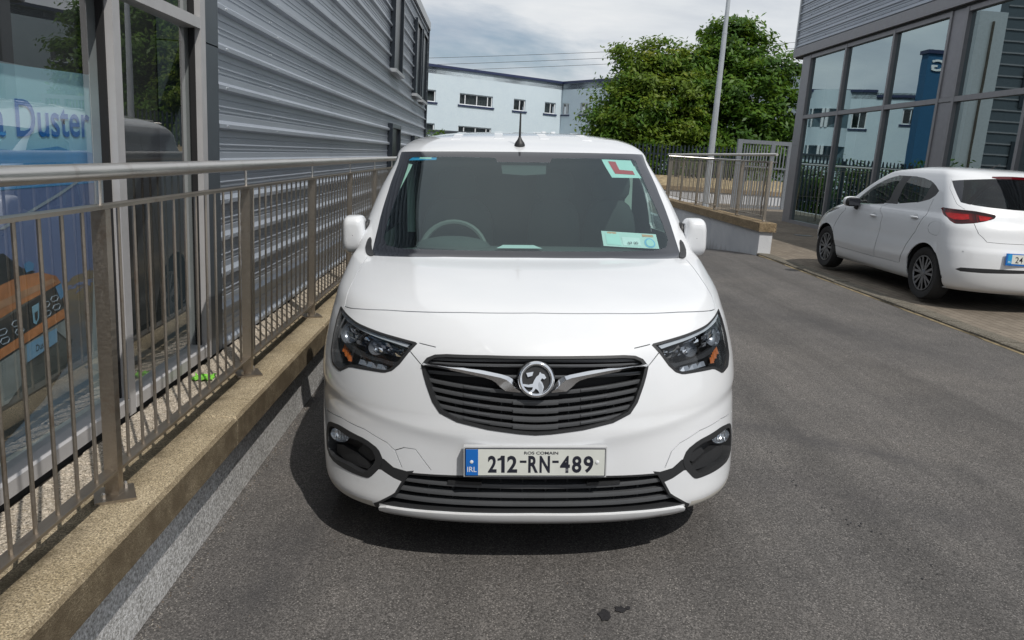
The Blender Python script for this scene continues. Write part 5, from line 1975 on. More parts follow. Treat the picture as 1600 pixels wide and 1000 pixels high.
# headlights -------------------------------------------------------
def headlight(s):
    q = (lambda p: p) if s > 0 else mir
    h = patch('headlight', VB, q(HL), M['grille_black'], van, -0.085)
    h.name = 'headlight'
    ring_part('lamp_surround', VB, q(HL), 0.010, M['black_plastic'], h, 0.0015, 0.085)
    # daytime strip under the upper edge, faceted reflectors, indicator, lower lamp
    strip = q([(.348, 8.72), (.39, 8.94), (.455, 9.13), (.56, 9.48), (.64, 9.86), (.694, 10.14), (.700, 9.90), (.650, 9.56), (.56, 9.16), (.46, 8.84), (.40, 8.66), (.357, 8.48)])
    patch('daytime_strip', VB, strip, M['diffuser'], h, -0.008, 0.012)
    rgf = random.Random(5)

    def facet(mb, u0, u1, r0, r1, lean, o0, o1, o2, o3):
        c = []
        for u, r, o in ((u0, r0, o0), (u1, r0, o1), (u1 + lean, r1, o2), (u0 + lean, r1, o3)):
            p = VB.P(u, r) + VB.Nrm(u, r) * o
            c.append((p[0] * s, p[1], p[2]))
        mb.add(c, [(0, 1, 2, 3)])
    for nm, m, cells in (('reflector', 'chrome', [(.385, .402), (.425, .438), (.458, .474), (.492, .505), (.535, .560), (.585, .612), (.615, .640)]),
                         ('reflector_dark', 'lamp_grey', [(.402, .424), (.440, .457), (.476, .491), (.507, .533), (.562, .583), (.642, .660)])):
        mb = MB()
        for u0, u1 in cells:
            n = 4 if u1 - u0 > .02 else 3
            rt = 8.50 + 1.05 * (u0 - .385) / .27
            rb_ = 7.85 + .25 * (u0 - .385) / .27
            for k in range(n):
                ra, rb2 = rb_ + (rt - rb_) * k / n, rb_ + (rt - rb_) * (k + 1) / n - .02
                b0 = -.05 + rgf.uniform(-.012, .012)
                facet(mb, u0, u1, ra, rb2, rgf.uniform(-.004, .006), b0 + rgf.uniform(-.012, .012), b0 + rgf.uniform(-.012, .012), b0 + .012 + rgf.uniform(-.012, .012), b0 + .012 + rgf.uniform(-.012, .012))
        mb.build(nm, M[m], h)
    for (u, r, rx, rz) in ((.628, 8.62, .050, .046), (.478, 8.15, .036, .030)):
        p, n = VB.P(u, r), VB.Nrm(u, r)
        c = Vector(p + n * -.036)
        c.x *= s
        z = Vector(n)
        z.x *= s
        z = (z + Vector((0, -.5, 0))).normalized()
        a = Vector((0, 0, 1)).cross(z).normalized()
        b = z.cross(a)
        mb = MB()
        rows = []
        for i in range(7):
            t = i / 6
            rad, dd = math.sin(t * PI / 2), 0.040 * (1 - math.cos(t * PI / 2)) - .028
            rows.append([c + a * (rx * rad * math.cos(k * PI / 12)) + b * (rz * rad * math.sin(k * PI / 12)) + z * dd for k in range(25)])
        mb.grid(rows)
        mb.build('reflector_bowl', M['lamp_grey'], h, smooth=True)
    patch('outer_blade', VB, q([(.668, 9.62), (.684, 9.62), (.704, 8.6), (.700, 7.9), (.690, 7.9), (.692, 8.6)]), M['silver'], h, -0.016, 0.02)
    mb = MB()
    for k in range(5):
        facet(mb, .602 + .013 * k, .611 + .013 * k, 7.12 + .06 * k, 7.36 + .085 * k, .004, -.040, -.028 - .004 * (k % 2), -.034, -.042)
    mb.build('indicator_lamp', M['amber'], h)
    patch('inner_bezel', VB, q([(.705, 7.85), (.67, 7.90), (.60, 7.78), (.50, 7.62), (.43, 7.55), (.378, 7.62), (.392, 7.38), (.45, 7.44), (.55, 7.48), (.60, 7.55), (.69, 7.80)]), M['black_plastic'], h, -0.030, 0.02)
    mb = MB()
    for k in range(6):
        facet(mb, .425 + .020 * k, .443 + .020 * k, 7.17, 7.36, .002, -.03 + .006 * (k % 2), -.022, -.03, -.026 - .006 * (k % 2))
    mb.build('position_lamp', M['lamp_grey'], h)
    patch('lens', VB, q(HL), M['lens'], h, -0.003)
    return h


headlight(1)
headlight(-1)

# upper grille -----------------------------------------------------
gr = patch('grille', VB, GR, M['grille_black'], van, -0.075)
ring_part('grille_surround', VB, GR, 0.011, M['black_plastic'], gr, 0.0025, 0.07)
GRD = VB.toD(np.array(GR))


def span(r_of, off, w, h, xmax, xmin=None, name='slat', parent=gr, m='dark_grey_plastic', n=41):
    """slat following z(x) across the nose"""
    us_ = []
    xs_ = np.linspace(-xmax, xmax, n) if xmin is None else np.linspace(xmin, xmax, n)
    pts = []
    for x in xs_:
        z = r_of(abs(x))
        u, r = VB.front(x, z)
        p, nn = VB.P(u, r), VB.Nrm(u, r)
        pts.append((p + nn * off, nn))
    mb = MB()
    bar_across(mb, lambda i: pts[i], range(n), w, h)
    return mb.build(name, M[m], parent, smooth=25)


def lerp_z(zc, ze, xe, k=1.7):
    return lambda x: zc + (ze - zc) * (x / xe) ** k


span(lerp_z(.857, .846, .41), -0.018, 0.04, 0.011, .405)
span(lerp_z(.838, .830, .42), -0.018, 0.04, 0.011, .418)
span(lerp_z(.796, .797, .425), -0.022, 0.04, 0.013, .425)
for zc, ze, xe in ((.736, .768, .418), (.702, .737, .410), (.671, .707, .398), (.640, .677, .385), (.611, .648, .362)):
    fn0 = lerp_z(zc, ze, xe, 1.5)
    # gently stepped slats, thicker in the middle of the nose
    span(fn0, -0.016, 0.045, 0.015, xe)
    span(lambda x, f=fn0: f(x) - .004, -0.011, 0.02, 0.014, .085)
    for s in (-1, 1):
        span(lambda x, f=fn0: f(x) + .001, -0.012, 0.02, 0.012, s * .27, s * .17, n=9)
for x in (-.31, -.22, -.13, -.045, .045, .13, .22, .31):
    mb = MB()
    pts = []
    for z in np.linspace(.60 + .10 * abs(x), .70, 6):
        u, r = VB.front(x, float(z))
        p, nn = VB.P(u, r), VB.Nrm(u, r)
        pts.append(Vector(p - nn * .045))
    mb.path(pts, 0.003, 4)
    mb.build('grille_rib', M['black_plastic'], gr)


def nose_poly(name, pts_xz, m, parent, off, thick, bev=0.0):
    """flat outline in x,z laid on the nose skin"""
    return patch(name, VB, [VB.front(x, z) for x, z in pts_xz], m, parent, off, thick, 0.02)


def nose_pt(x, z, off):
    u, r = VB.front(x, z)
    return VB.P(u, r) + VB.Nrm(u, r) * off


for s in (1, -1):
    tops = [(.420, .8275), (.36, .830), (.27, .824), (.19, .815), (.125, .804), (.100, .797), (.082, .786), (.066, .766), (.050, .746)]
    mids = [(.420, .8215), (.36, .8215), (.27, .814), (.19, .803), (.130, .793), (.108, .786), (.092, .774), (.075, .757), (.055, .744)]
    bots = [(.420, .818), (.36, .815), (.27, .804), (.19, .791), (.162, .783), (.148, .775), (.132, .760), (.112, .745), (.060, .741)]
    rows = []
    for lst, off in ((tops, -.02), (tops, .004), (mids, .017), (bots, .008), (bots, -.02)):
        rows.append([nose_pt(s * x, z, off) for x, z in lst])
    MB().grid(rows).build('chrome_wing', M['chrome'], gr, smooth=20)

# round griffin emblem
em = empty('emblem', (0, 0, 0), van)
EZ, EX = 0.789, 0.0
pe = VB.P(0.0, VB.row(EZ))
ne = Vector(VB.Nrm(0.0, VB.row(EZ)))
ce = Vector(pe) + ne * 0.018
ea, eb = Vector((1, 0, 0)), ne.cross(Vector((1, 0, 0)))
if eb.z < 0:
    eb = -eb


def E3(a, b, d=0.0):
    v = ce + ea * a + eb * b + ne * d
    return (v.x, v.y, v.z)


mb = MB()
rows = []
for i in range(13):
    t = i / 12 * 2 * PI
    rows.append([E3((.0585 + .0085 * math.cos(t)) * math.cos(k * PI / 24), (.0585 + .0085 * math.cos(t)) * math.sin(k * PI / 24), .0085 * math.sin(t)) for k in range(49)])
mb.grid(rows)
mb.build('emblem_ring', M['chrome'], em, smooth=True)
mb = MB().add([E3(.057 * math.cos(k * PI / 24), .057 * math.sin(k * PI / 24), -.003) for k in range(48)], [tuple(range(48))])
mb.add([E3(.068 * math.cos(k * PI / 24), .068 * math.sin(k * PI / 24), -.006) for k in range(48)] + [E3(.072 * math.cos(k * PI / 24), .072 * math.sin(k * PI / 24), -.05) for k in range(48)],
       [tuple(range(48))] + [(k, (k + 1) % 48, 48 + (k + 1) % 48, 48 + k) for k in range(48)])
mb.build('emblem_disc', M['black_plastic'], em, smooth=True)
crest = [(812, 148), (820, 158), (838, 163), (850, 184), (838, 194), (824, 187), (815, 200), (827, 215), (836, 240), (828, 270), (812, 284), (802, 262), (786, 250), (776, 264), (756, 282), (738, 276), (764, 258), (770, 242),
         (740, 242), (712, 236), (706, 222), (742, 227), (768, 221), (777, 200), (790, 178), (804, 168)]
flag = [(728, 156), (772, 148), (765, 172), (738, 180)]
for nm, pl, lift in (('griffin', crest, .006), ('griffin_flag', flag, .005)):
    pl = [((x - 790) * .00062, -(y - 195) * .00062) for x, y in pl]
    MB().prism(pl, lambda a, b: E3(a, b, -.003), lambda a, b, l=lift: E3(a * .97, b * .97, l)).build(nm, M['chrome'], em, smooth=20)
wing2 = [((x - 790) * .00062, -(y - 195) * .00062) for x, y in [(806, 208), (820, 222), (828, 244), (822, 270), (812, 276), (804, 250), (800, 228)]]
MB().prism(wing2, lambda a, b: E3(a, b, .003), lambda a, b: E3(a, b, .0085)).build('griffin_wing', M['silver'], em, smooth=20)

# number plate ------------------------------------------------------
pl = empty('number_plate', (0, 0.018, 0.484), van)
PT = -0.10                      # leans back with the bumper


def PL3(a, b, d=0.0):
    return (a, d * -1 + b * -PT * 0.35, b)


def plate_box(name, x0, x1, z0, z1, d0, d1, m, parent=pl):
    v = [PL3(x, z, d) for d in (d0, d1) for x, z in ((x0, z0), (x1, z0), (x1, z1), (x0, z1))]
    return MB().add(v, [(0, 1, 2, 3), (7, 6, 5, 4), (0, 4, 5, 1), (1, 5, 6, 2), (2, 6, 7, 3), (3, 7, 4, 0)]).build(name, m, parent)


plate_box('plate_holder', -.2655, .2655, -.0575, .0595, -.02, .004, M['plate_holder'])
plate_box('plate_border', -.2605, .2605, -.0525, .0545, .004, .0075, M['plate_black'])
plate_box('plate_panel', -.2575, .2575, -.0495, .0515, .0075, .0088, M['plate_white'])
plate_box('country_band', -.2575, -.212, -.0495, .0515, .0088, .0095, M['plate_blue'])
ty = Vector(PL3(0, 1)) - Vector(PL3(0, 0))
for ch, a_, b_ in (('2', 583, 613), ('2', 649, 684), ('R', 722, 756), ('N', 761, 797), ('4', 832, 866), ('8', 873, 906), ('9', 913, 947)):
    x0 = (a_ - 746.5) * .001075
    text_mesh('plate_character', ch, pl, PL3(x0, -.0390, .0094), (1, 0, 0), ty, (b_ - a_) * .001075, .066, M['plate_black'], off=.030)
one = [(618, 0), (641, 0), (641, .066), (628, .066), (625, .058), (616, .054), (616, .046), (629, .049), (629, 0)][1:]
MB().prism([((a_ - 746.5) * .001075, b_ - .039) for a_, b_ in one], lambda a, b: PL3(a, b, .0086), lambda a, b: PL3(a, b, .0094)).build('plate_character', M['plate_black'], pl)
for a_, b_ in ((693, 716), (805, 827)):
    plate_box('plate_dash', (a_ - 746.5) * .001075, (b_ - 746.5) * .001075, -.0005, .0085, .0088, .0094, M['plate_black'])
text_mesh('county_name', 'ROS COMAIN', pl, PL3(-.042, .032, .0094), (1, 0, 0), ty, .126, .0115, M['plate_black'], off=.02)
text_mesh('country_code', 'IRL', pl, PL3(-.2515, -.036, .0100), (1, 0, 0), ty, .034, .020, M['white_print'], off=.0)
for x in (-.236, .230):
    mb = MB()
    mb.lathe([(-.0088, .0068), (-.0115, .0062), (-.0125, .003)], 'y', 14, (x, 0, .003))
    mb.build('plate_screw', M['white_print'], pl, smooth=True)

# lower grille, lip, fog lamp housings --------------------------------
lg = patch('lower_grille', VB, LOW, M['grille_black'], van, -0.085)
ring_part('intake_surround', VB, LOW, 0.008, M['black_plastic'], lg, 0.0, 0.08)
for zc, xe, w in ((.407, .49, .016), (.367, .525, .016), (.328, .550, .016), (.292, .572, .016)):
    span(lambda x, z=zc: z, -0.012, 0.05, w, xe, name='slat', parent=lg)
for x in (-.42, -.32, -.22, -.13, -.045, .045, .13, .22, .32, .42):
    u, r = VB.front(x, .35)
    p, nn = VB.P(u, r), VB.Nrm(u, r)
    c = p - nn * .05
    MB().box(c[0] - .003, c[0] + .003, c[1] - .01, c[1] + .01, .27, .425).build('intake_rib', M['black_plastic'], lg)
for s in (-1, 1):
    nose_poly('sensor_cover', [(s * .20, .385), (s * .33, .385), (s * .33, .372), (s * .20, .372)], M['black_plastic'], lg, -0.006, 0.03)
lp_ = patch('bumper_lip', VB, LIP, M['paint'], van, 0.012, 0.03)


def fog(s):
    q = (lambda p: p) if s > 0 else mir
    f = patch('fog_lamp_housing', VB, q(FOG), M['black_plastic'], van, -0.055)
    ring_part('housing_rim', VB, q(FOG), -0.026, M['black_plastic'], f, 0.002, 0.06)
    # sloping shelf of the recess
    patch('housing_shelf', VB, q([(.655, 3.75), (.60, 3.88), (.52, 3.85), (.46, 3.62), (.475, 3.45), (.54, 3.42), (.65, 3.48)]), M['black_plastic'], f, -0.022, 0.03)
    patch('housing_step', VB, q([(.50, 4.20), (.45, 4.10), (.435, 3.92), (.47, 3.70), (.53, 3.90)]), M['black_plastic'], f, -0.030, 0.025)
    u, r = .612, 4.17
    p, n = VB.P(u, r), Vector(VB.Nrm(u, r))
    n = (n + Vector((0, -1.2, 0))).normalized()
    c = Vector(p) - n * .018
    c.x *= s
    n.x *= s
    a = Vector((0, 0, 1)).cross(n).normalized()
    b = n.cross(a)
    rows = []
    for i in range(6):
        t = i / 5
        rad, dd = math.sin(t * PI / 2), -.03 * math.cos(t * PI / 2)
        rows.append([c + a * (.046 * rad * math.cos(k * PI / 12)) + b * (.031 * rad * math.sin(k * PI / 12)) + n * dd for k in range(25)])
    MB().grid(rows).build('fog_reflector', M['silver'], f, smooth=True)
    rows = []
    for i in range(5):
        t = i / 4
        rad, dd = math.sin(t * PI / 2), .012 * math.cos(t * PI / 2)
        rows.append([c + a * (.046 * rad * math.cos(k * PI / 12)) + b * (.031 * rad * math.sin(k * PI / 12)) + n * dd for k in range(25)])
    MB().grid(rows).build('fog_lens', M['lens'], f, smooth=True)
    rb_ = MB()
    for k in range(5):
        o = c + a * (-.028 + .014 * k) - n * .008
        rb_.tube(o - b * .024, o + b * .024, .0022, 5)
    rb_.build('lens_flutes', M['chrome'], f)


fog(1)
fog(-1)


# mirrors, antenna, wipers, windscreen details -------------------------
def mirror(s):
    r = empty('wing_mirror', (s * .890, 1.38, 1.185), van)
    mb = MB()
    rows = []
    for yy, k in ((-.074, .02), (-.074, .50), (-.070, .70), (-.060, .84), (-.044, .93), (-.02, .985), (.012, 1.0), (.05, .985)):
        row = []
        for i in range(41):
            th = 2 * PI * i / 40
            c, sn = math.cos(th), math.sin(th)
            px = math.copysign(abs(c) ** .50, c) * .062 * k
            pz = math.copysign(abs(sn) ** .50, sn) * .100 * k
            px *= 1.0 - .10 * (pz / .1)
            row.append((px, yy - .012 * (pz / .1), pz))
        rows.append(row)
    mb.grid(rows)
    mb.build('mirror_cap', M['paint'], r, smooth=50)
    mb = MB()
    rim = rows[-1]
    mb.grid([rim, [(x * .93, .062, z * .93) for x, y, z in rim], [(x * .9, .052, z * .9) for x, y, z in rim]])
    mb.build('mirror_rim', M['black_plastic'], r, smooth=40)
    MB().add([(x * .9, .053, z * .9) for x, y, z in rim[:-1]], [tuple(range(40))]).build('mirror_glass', M['chrome'], r)
    mb = MB()
    mb.path([(-s * .02, .0, -.085), (-s * .055, .01, -.10), (-s * .10, .02, -.095), (-s * .135, .03, -.085)], [.03, .03, .028, .03], 10)
    mb.build('mirror_arm', M['black_plastic'], r, smooth=True)
    MB().ell((-s * .066, .020, -.012), (.018, .052, .088), 14, 10, 2.6).build('mirror_base', M['black_plastic'], r, smooth=True)
    return r


mirror(1)
mirror(-1)
# black triangular pieces at the foot of the pillars
for s in (1, -1):
    q = (lambda p: p) if s > 0 else mir
    patch('pillar_foot', VB, q(soft([(.665, 15.30), (.688, 15.45), (.712, 15.25), (.700, 14.5), (.672, 13.75), (.622, 13.52), (.60, 13.62), (.632, 14.4)], 1, .2)), M['black_plastic'], van, 0.006, 0.015)
an = empty('antenna', (-.018, 1.935, 1.652), van)
MB().lathe([(-.01, .030), (.006, .031), (.018, .026), (.034, .014), (.048, .008)], 'z', 20).build('antenna_base', M['black_plastic'], an, smooth=True)
MB().tube((0, 0, .045), (.004, .012, .185), .0072, 10, .0045).build('antenna_mast', M['black_plastic'], an, smooth=True)
_ru, _rr = np.meshgrid(np.linspace(-3, 3, 241), np.linspace(19, VB.N - 1, 140))
_rp = VB.P(_ru.ravel(), _rr.ravel())


def roof_z(x, y):
    return float(_rp[np.argmin((_rp[:, 0] - x) ** 2 + (_rp[:, 1] - y) ** 2), 2])


for x in (.20, .27):
    mk = MB().box(-.015, .015, -.03, .03, -.01, .014).build('roof_bracket', M['white_print'], van)
    mk.location = (x, 3.3, roof_z(x, 3.3))
for y0 in (2.3, 2.72, 3.15, 3.6):
    for x0 in (-.40, -.14, .14, .40):
        u_ = MB().bbox(-.035, .035, -.15, .15, -.02, .002, .009).build('roof_rib', M['paint'], van)
        u_.location = (x0, y0, roof_z(x0, y0))
        sl = (roof_z(x0, y0 + .15) - roof_z(x0, y0 - .15)) / .3
        u_.rotation_euler = (math.atan(sl), 0, 0)

q = patch('learner_sticker', VB, [(.385, 18.44), (.58, 18.36), (.60, 17.50), (.405, 17.52)], M['sticker_aqua'], van, -0.004)
patch('learner_letter', VB, [(.418, 18.28), (.462, 18.24), (.467, 17.78), (.556, 17.74), (.557, 17.60), (.432, 17.64)], M['sticker_red'], q, -0.0025)
d = patch('tax_disc_holder', VB, [(.278, 15.90), (.52, 15.74), (.512, 15.14), (.275, 15.36)], M['paper'], van, -0.004)
for nm, o, m in (('disc_print', [(.291, 15.82), (.345, 15.79), (.344, 15.36), (.289, 15.42)], 'sticker_aqua'), ('disc_print', [(.300, 15.86), (.335, 15.84), (.335, 15.78), (.300, 15.80)], 'sticker_orange'),
                 ('disc_print', [(.352, 15.68), (.428, 15.63), (.427, 15.32), (.352, 15.35)], 'white_print'), ('disc_print', [(.445, 15.75), (.50, 15.71), (.50, 15.64), (.445, 15.67)], 'sticker_orange')):
    patch(nm, VB, o, M[m], d, -0.0025)
circ = [(.472 + .027 * math.cos(t * PI / 10), 15.41 + .20 * math.sin(t * PI / 10)) for t in range(20)]
patch('disc_ring', VB, circ, mat('disc_pale_blue', (0.25, 0.50, 0.75), 0.5), d, -0.0025)
patch('disc_centre', VB, [(.472 + .019 * math.cos(t * PI / 10), 15.41 + .145 * math.sin(t * PI / 10)) for t in range(20)], M['sticker_aqua'], d, -0.001)


def on_skin_text(name, body, u0, r0, u1, h, parent, m, off):
    p0, p1 = Vector(VB.P(u0, r0)), Vector(VB.P(u1, r0))
    n = Vector(VB.Nrm((u0 + u1) / 2, r0))
    x = (p1 - p0)
    up = n.cross(x).normalized()
    text_mesh(name, body, parent, tuple(p0 + n * off), x, up, x.length, h, m, off=.01)


on_skin_text('disc_date', '07-20', .372, 15.37, .415, .017, d, M['plate_black'], 0.004)
b = patch('parking_sticker', VB, mir([(.43, 18.50), (.66, 18.46), (.672, 18.16), (.43, 18.25)]), M['sticker_blue'], van, -0.004)
patch('sticker_text_block', VB, mir([(.46, 18.44), (.54, 18.44), (.54, 18.30), (.46, 18.30)]), M['sticker_aqua'], b, -0.0025)
patch('mirror_sensor', VB, full([(0, 18.42), (.11, 18.42), (.10, 17.7), (0, 17.65)]), M['interior'], van, -0.02)

# cabin ----------------------------------------------------------------
cb = MB()
rows = []
for y, z, w in ((0.99, 1.06, .70), (1.10, 1.10, .72), (1.30, 1.125, .73), (1.50, 1.115, .74), (1.56, 1.02, .74), (1.58, .70, .74)):
    rows.append([(x, y + .16 * (x / .75) ** 2 * (1 if y < 1.4 else .2), z - .03 * (abs(x) / .75) ** 3) for x in np.linspace(-w, w, 17)])
cb.grid(rows)
cb.build('dashboard', M['interior'], van, smooth=True)
ins = MB()
ins.ell((-.38, 1.42, 1.12), (.20, .12, .055), 16, 8)
ins.build('instrument_hood', M['interior'], van, smooth=True)
sw = MB()
rows = []
cc = Vector((-.383, 1.50, 1.075))
tl = R(24)
for i in range(33):
    t = 2 * PI * i / 32
    rows.append([cc + Vector(((.175 + .016 * math.cos(s_)) * math.cos(t), ((.175 + .016 * math.cos(s_)) * math.sin(t)) * math.sin(tl) + .016 * math.sin(s_) * math.cos(tl),
                              ((.175 + .016 * math.cos(s_)) * math.sin(t)) * math.cos(tl) - .016 * math.sin(s_) * math.sin(tl))) for s_ in [2 * PI * k / 8 for k in range(9)]])
sw.grid(rows)
sw.tube(tuple(cc + Vector((-.17, 0, 0))), tuple(cc + Vector((.17, 0, 0))), .018, 8).ell(tuple(cc), (.06, .03, .05), 12, 8)
sw.build('steering_wheel', mat('steering_wheel_grey', (0.10, 0.105, 0.10), .6), van, smooth=True)
MB().prism([(-.86, .30), (.86, .30), (.86, 1.05), (.64, 1.64), (-.64, 1.64), (-.86, 1.05)], lambda a, b: (a, 2.62, b), lambda a, b: (a, 2.66, b)).build('bulkhead', M['interior'], van)
fl = MB().box(-.84, .84, .85 - .45, 4.25, .225, .30)
fl.build('underbody', M['black_plastic'], van)
MB().box(-.40, .40, .20, .60, .21, .50).build('front_crossmember', M['grille_black'], van)
for x in (-.40, .22, .58):
    stt = empty('seat', (x, 2.05, .55), van)
    w = .24 if x < 0 else .18
    MB().ell((0, .30, .42), (w, .09, .36), 14, 10, 3.2).build('seat_back', M['interior'], stt, smooth=True)
    MB().ell((0, .30, .86), (.13, .06, .10), 12, 8, 3.0).build('headrest', M['interior'], stt, smooth=True)
    MB().ell((0, .0, .10), (w, .26, .09), 14, 8, 3.2).build('seat_cushion', M['interior'], stt, smooth=True)
# pale linings of the pillars and headlining
for s in (1, -1):
    q = (lambda p: p) if s > 0 else mir
    patch('pillar_lining', VB, q([(.60, 18.1), (.70, 18.2), (.78, 18.2), (.72, 16.6), (.70, 15.5), (.66, 15.2), (.60, 15.4), (.615, 16.4), (.612, 17.0)]), M['interior_pale'], van, -0.022)
    dl = MB()
    dl.grid([[(s * x, y, z) for x, z in ((.80, .5), (.80, 1.0), (.775, 1.16))] for y in (1.25, 1.7, 2.1, 2.5)])
    dl.build('door_lining', M['interior'], van)
    bp = MB().box(s * .70 - .03, s * .70 + .03, 2.38, 2.50, 1.1, 1.62)
    bp.build('belt_pillar', M['interior_pale'], van)
    MB().path([(s * .665, 2.36, 1.55), (s * .655, 2.33, 1.2), (s * .66, 2.36, .9)], .018, 6).build('seat_belt', M['interior'], van)
hl_ = MB()
hl_.grid([[(x, y, 1.605 + .05 * (y - 1.8) - .09 * (abs(x) / .7) ** 3) for x in np.linspace(-.66, .66, 11)] for y in (1.86, 2.1, 2.4, 2.62)])
hl_.build('headlining', mat('headlining_grey', (0.14, 0.15, 0.15), .9), van, smooth=True)
pp = MB().add([(-.15, 1.24, 1.1335), (.085, 1.24, 1.1335), (.045, 1.36, 1.137), (-.115, 1.36, 1.137)], [(0, 1, 2, 3)]).build('paper_sheet', M['paper'])
pp.matrix_world = van.matrix_world.copy()
tag(pp, 'pale sheet of paper lying on the van dashboard', 'paper')

for s in (1, -1):
    for y in (.92, 3.68):
        wheel(van, s * .795, y, .325, .205, s, 5, M['silver'], .3)
        arch = MB()
        arch.grid([[(s * x, y + .385 * math.cos(t), .33 + .385 * math.sin(t)) for x in (.55, .90 - .045 * (y < 1))] for t in np.linspace(-.35, PI + .35, 24)])
        arch.build('arch_liner', M['gap'], van, smooth=True)
    MB().box(s * .845 - .03, s * .845 + .03, 1.32, 3.28, .225, .33).build('sill_cover', M['black_plastic'], van)

# ------------------------------------------------------------------ the white hatchback on the paving
HB = Body(HATCH_ROWS)
HB.fold = ((0, 1.0, 1.4, 1.7, 1.95, 3), (3.2, 3.1, 2.85, 2.95, 3.3, 3.3), 0.014, 2.15)
hatch = tag(empty('hatchback', (5.80, 11.86, 0.288)), 'white five door hatchback parked on the paving with its rear to the camera', 'car')
hatch.rotation_euler = (0, 0, PI)


def hyz(y, z):
    return HB.side(y, z)


FW = soft([(1.12, 9.50), (1.052, 10.3), (1.045, 11.0), (1.055, 11.85), (1.090, 12.52), (1.165, 12.98), (1.275, 13.12), (1.318, 12.93), (1.447, 10.42)], 1, .15)
BP = [(1.20, 13.13), (1.56, 13.12), (1.545, 10.44), (1.40, 10.38)]
RW = soft([(1.438, 13.10), (1.56, 13.08), (1.68, 12.96), (1.79, 12.70), (1.845, 12.45), (1.80, 11.2), (1.77, 10.88), (1.74, 10.80), (1.535, 10.47)], 1, .12)
RQ = [(1.80, 12.72), (1.86, 12.46), (1.905, 12.20), (1.950, 11.80), (1.915, 11.45), (1.86, 11.14), (1.74, 10.76), (1.76, 11.2)]
TL = soft([(1.975, 10.64), (2.22, 10.60), (2.49, 10.56), (2.60, 10.44), (2.672, 10.32), (2.655, 9.85), (2.615, 9.21), (2.495, 8.10), (2.38, 7.75), (2.29, 7.64), (2.215, 8.2), (2.165, 8.94), (2.05, 9.95)], 1, .15)
RG = ([(3, 13.68), (2.90, 13.62), (2.65, 13.26), (2.42, 12.98), (2.40, 12.1), (2.36, 11.16), (2.50, 10.98), (2.645, 10.88), (2.82, 10.82), (3, 10.80)])
RGs = [(2.46, 13.02), (2.30, 12.86), (2.235, 12.80), (2.262, 12.2), (2.30, 11.70), (2.352, 11.14), (2.46, 11.0)]
BL = ([(3, 14.02), (2.72, 13.86), (2.705, 13.50), (3, 13.56)])
HST = ([(3, 3.12), (2.885, 3.12), (2.635, 3.06), (2.40, 2.96), (2.345, 2.79), (2.405, 2.66), (2.6, 2.70), (2.89, 2.88), (3, 2.90)])
GATE = ribbon(HB, [(2.235, 12.95), (2.18, 12.1), (2.30, 11.0), (2.40, 10.62)], .006)
GATE2 = ribbon(HB, [(2.482, 8.04), (2.50, 7.2), (2.525, 6.54), (2.595, 5.66), (2.70, 5.62), (3.0, 5.70)], .006)
HD1 = ribbon(HB, [(1.447, 10.35), (1.40, 9.8), (1.545, 5.4), (1.55, 4.38), (1.54, 2.3)], .005)
HD2 = ribbon(HB, [(1.90, 11.2), (1.885, 10.65), (1.862, 8.0), (1.84, 5.9), (1.79, 3.8), (1.75, 2.3)], .005)
HD3 = ribbon(HB, [(1.02, 9.3), (1.10, 6.0), (1.11, 3.5), (1.10, 2.3), (1.54, 2.2)], .005)
HS = ribbon(HB, [(1.54, 2.25), (1.75, 2.25)], .005)
fc = [(1.985 + .062 * math.cos(t * PI / 12), 6.72 + .92 * math.sin(t * PI / 12)) for t in range(25)]
FUEL = ribbon(HB, fc, .004)
zl = HATCH_ROWS[0][0] + .003
HA_F = arc_side(HB, 0.80, 0.30, 0.345, zl)
HA_R = arc_side(HB, 3.37, 0.30, 0.345, zl)
HWS = full([(0, 13.3), (.5, 13.2), (.86, 13.0), (.90, 12.0), (.905, 11.0), (.90, 9.6), (.5, 9.35), (0, 9.25)])
HHL = [(.40, 6.0), (.55, 6.6), (.85, 7.4), (.99, 7.6), (.93, 6.6), (.8, 5.9), (.6, 5.5)]
HGR = full([(0, 5.2), (.42, 5.4), (.40, 4.2), (.28, 2.6), (0, 2.4)])
hreg = [('side_window', [FW, mir(FW)], M['car_glass'], .003), ('rear_side_window', [RW, mir(RW)], M['car_glass'], .003), ('pillar_cover', [BP, mir(BP)], M['black_plastic'], .003), ('quarter_cover', [RQ, mir(RQ)], M['black_plastic'], .003),
        ('tail_hole', [TL, mir(TL)], None, 0), ('rear_window', [RG, mir(RG)], M['rear_glass'], .003), ('window_edge_trim', [RGs, mir(RGs)], M['frit'], .003), 
        ('bumper_strip', [HST, mir(HST)], M['black_plastic'], .01), ('gap', [GATE, mir(GATE), GATE2, mir(GATE2), HD1, mir(HD1), HD2, mir(HD2), HD3, mir(HD3), FUEL, HS, mir(HS)], None, 0),
        ('arch', [HA_F, mir(HA_F), HA_R, mir(HA_R)], None, 0), ('windscreen', [HWS], M['car_glass'], .003), ('headlamp', [HHL, mir(HHL)], M['lens'], .003), ('front_grille', [HGR], M['grille_black'], .003)]
us2 = sorted(set(np.round(np.concatenate([np.linspace(-1, 1, 51), np.linspace(1, 2, 45), -np.linspace(1, 2, 45), np.linspace(2, 3, 51), -np.linspace(2, 3, 51)]), 5)))
rs2 = np.linspace(0, HB.N - 1, (HB.N - 1) * 4 + 1)
hs = make_skin(HB, hatch, hreg, us2, rs2, 0.012, edge_of(HB))
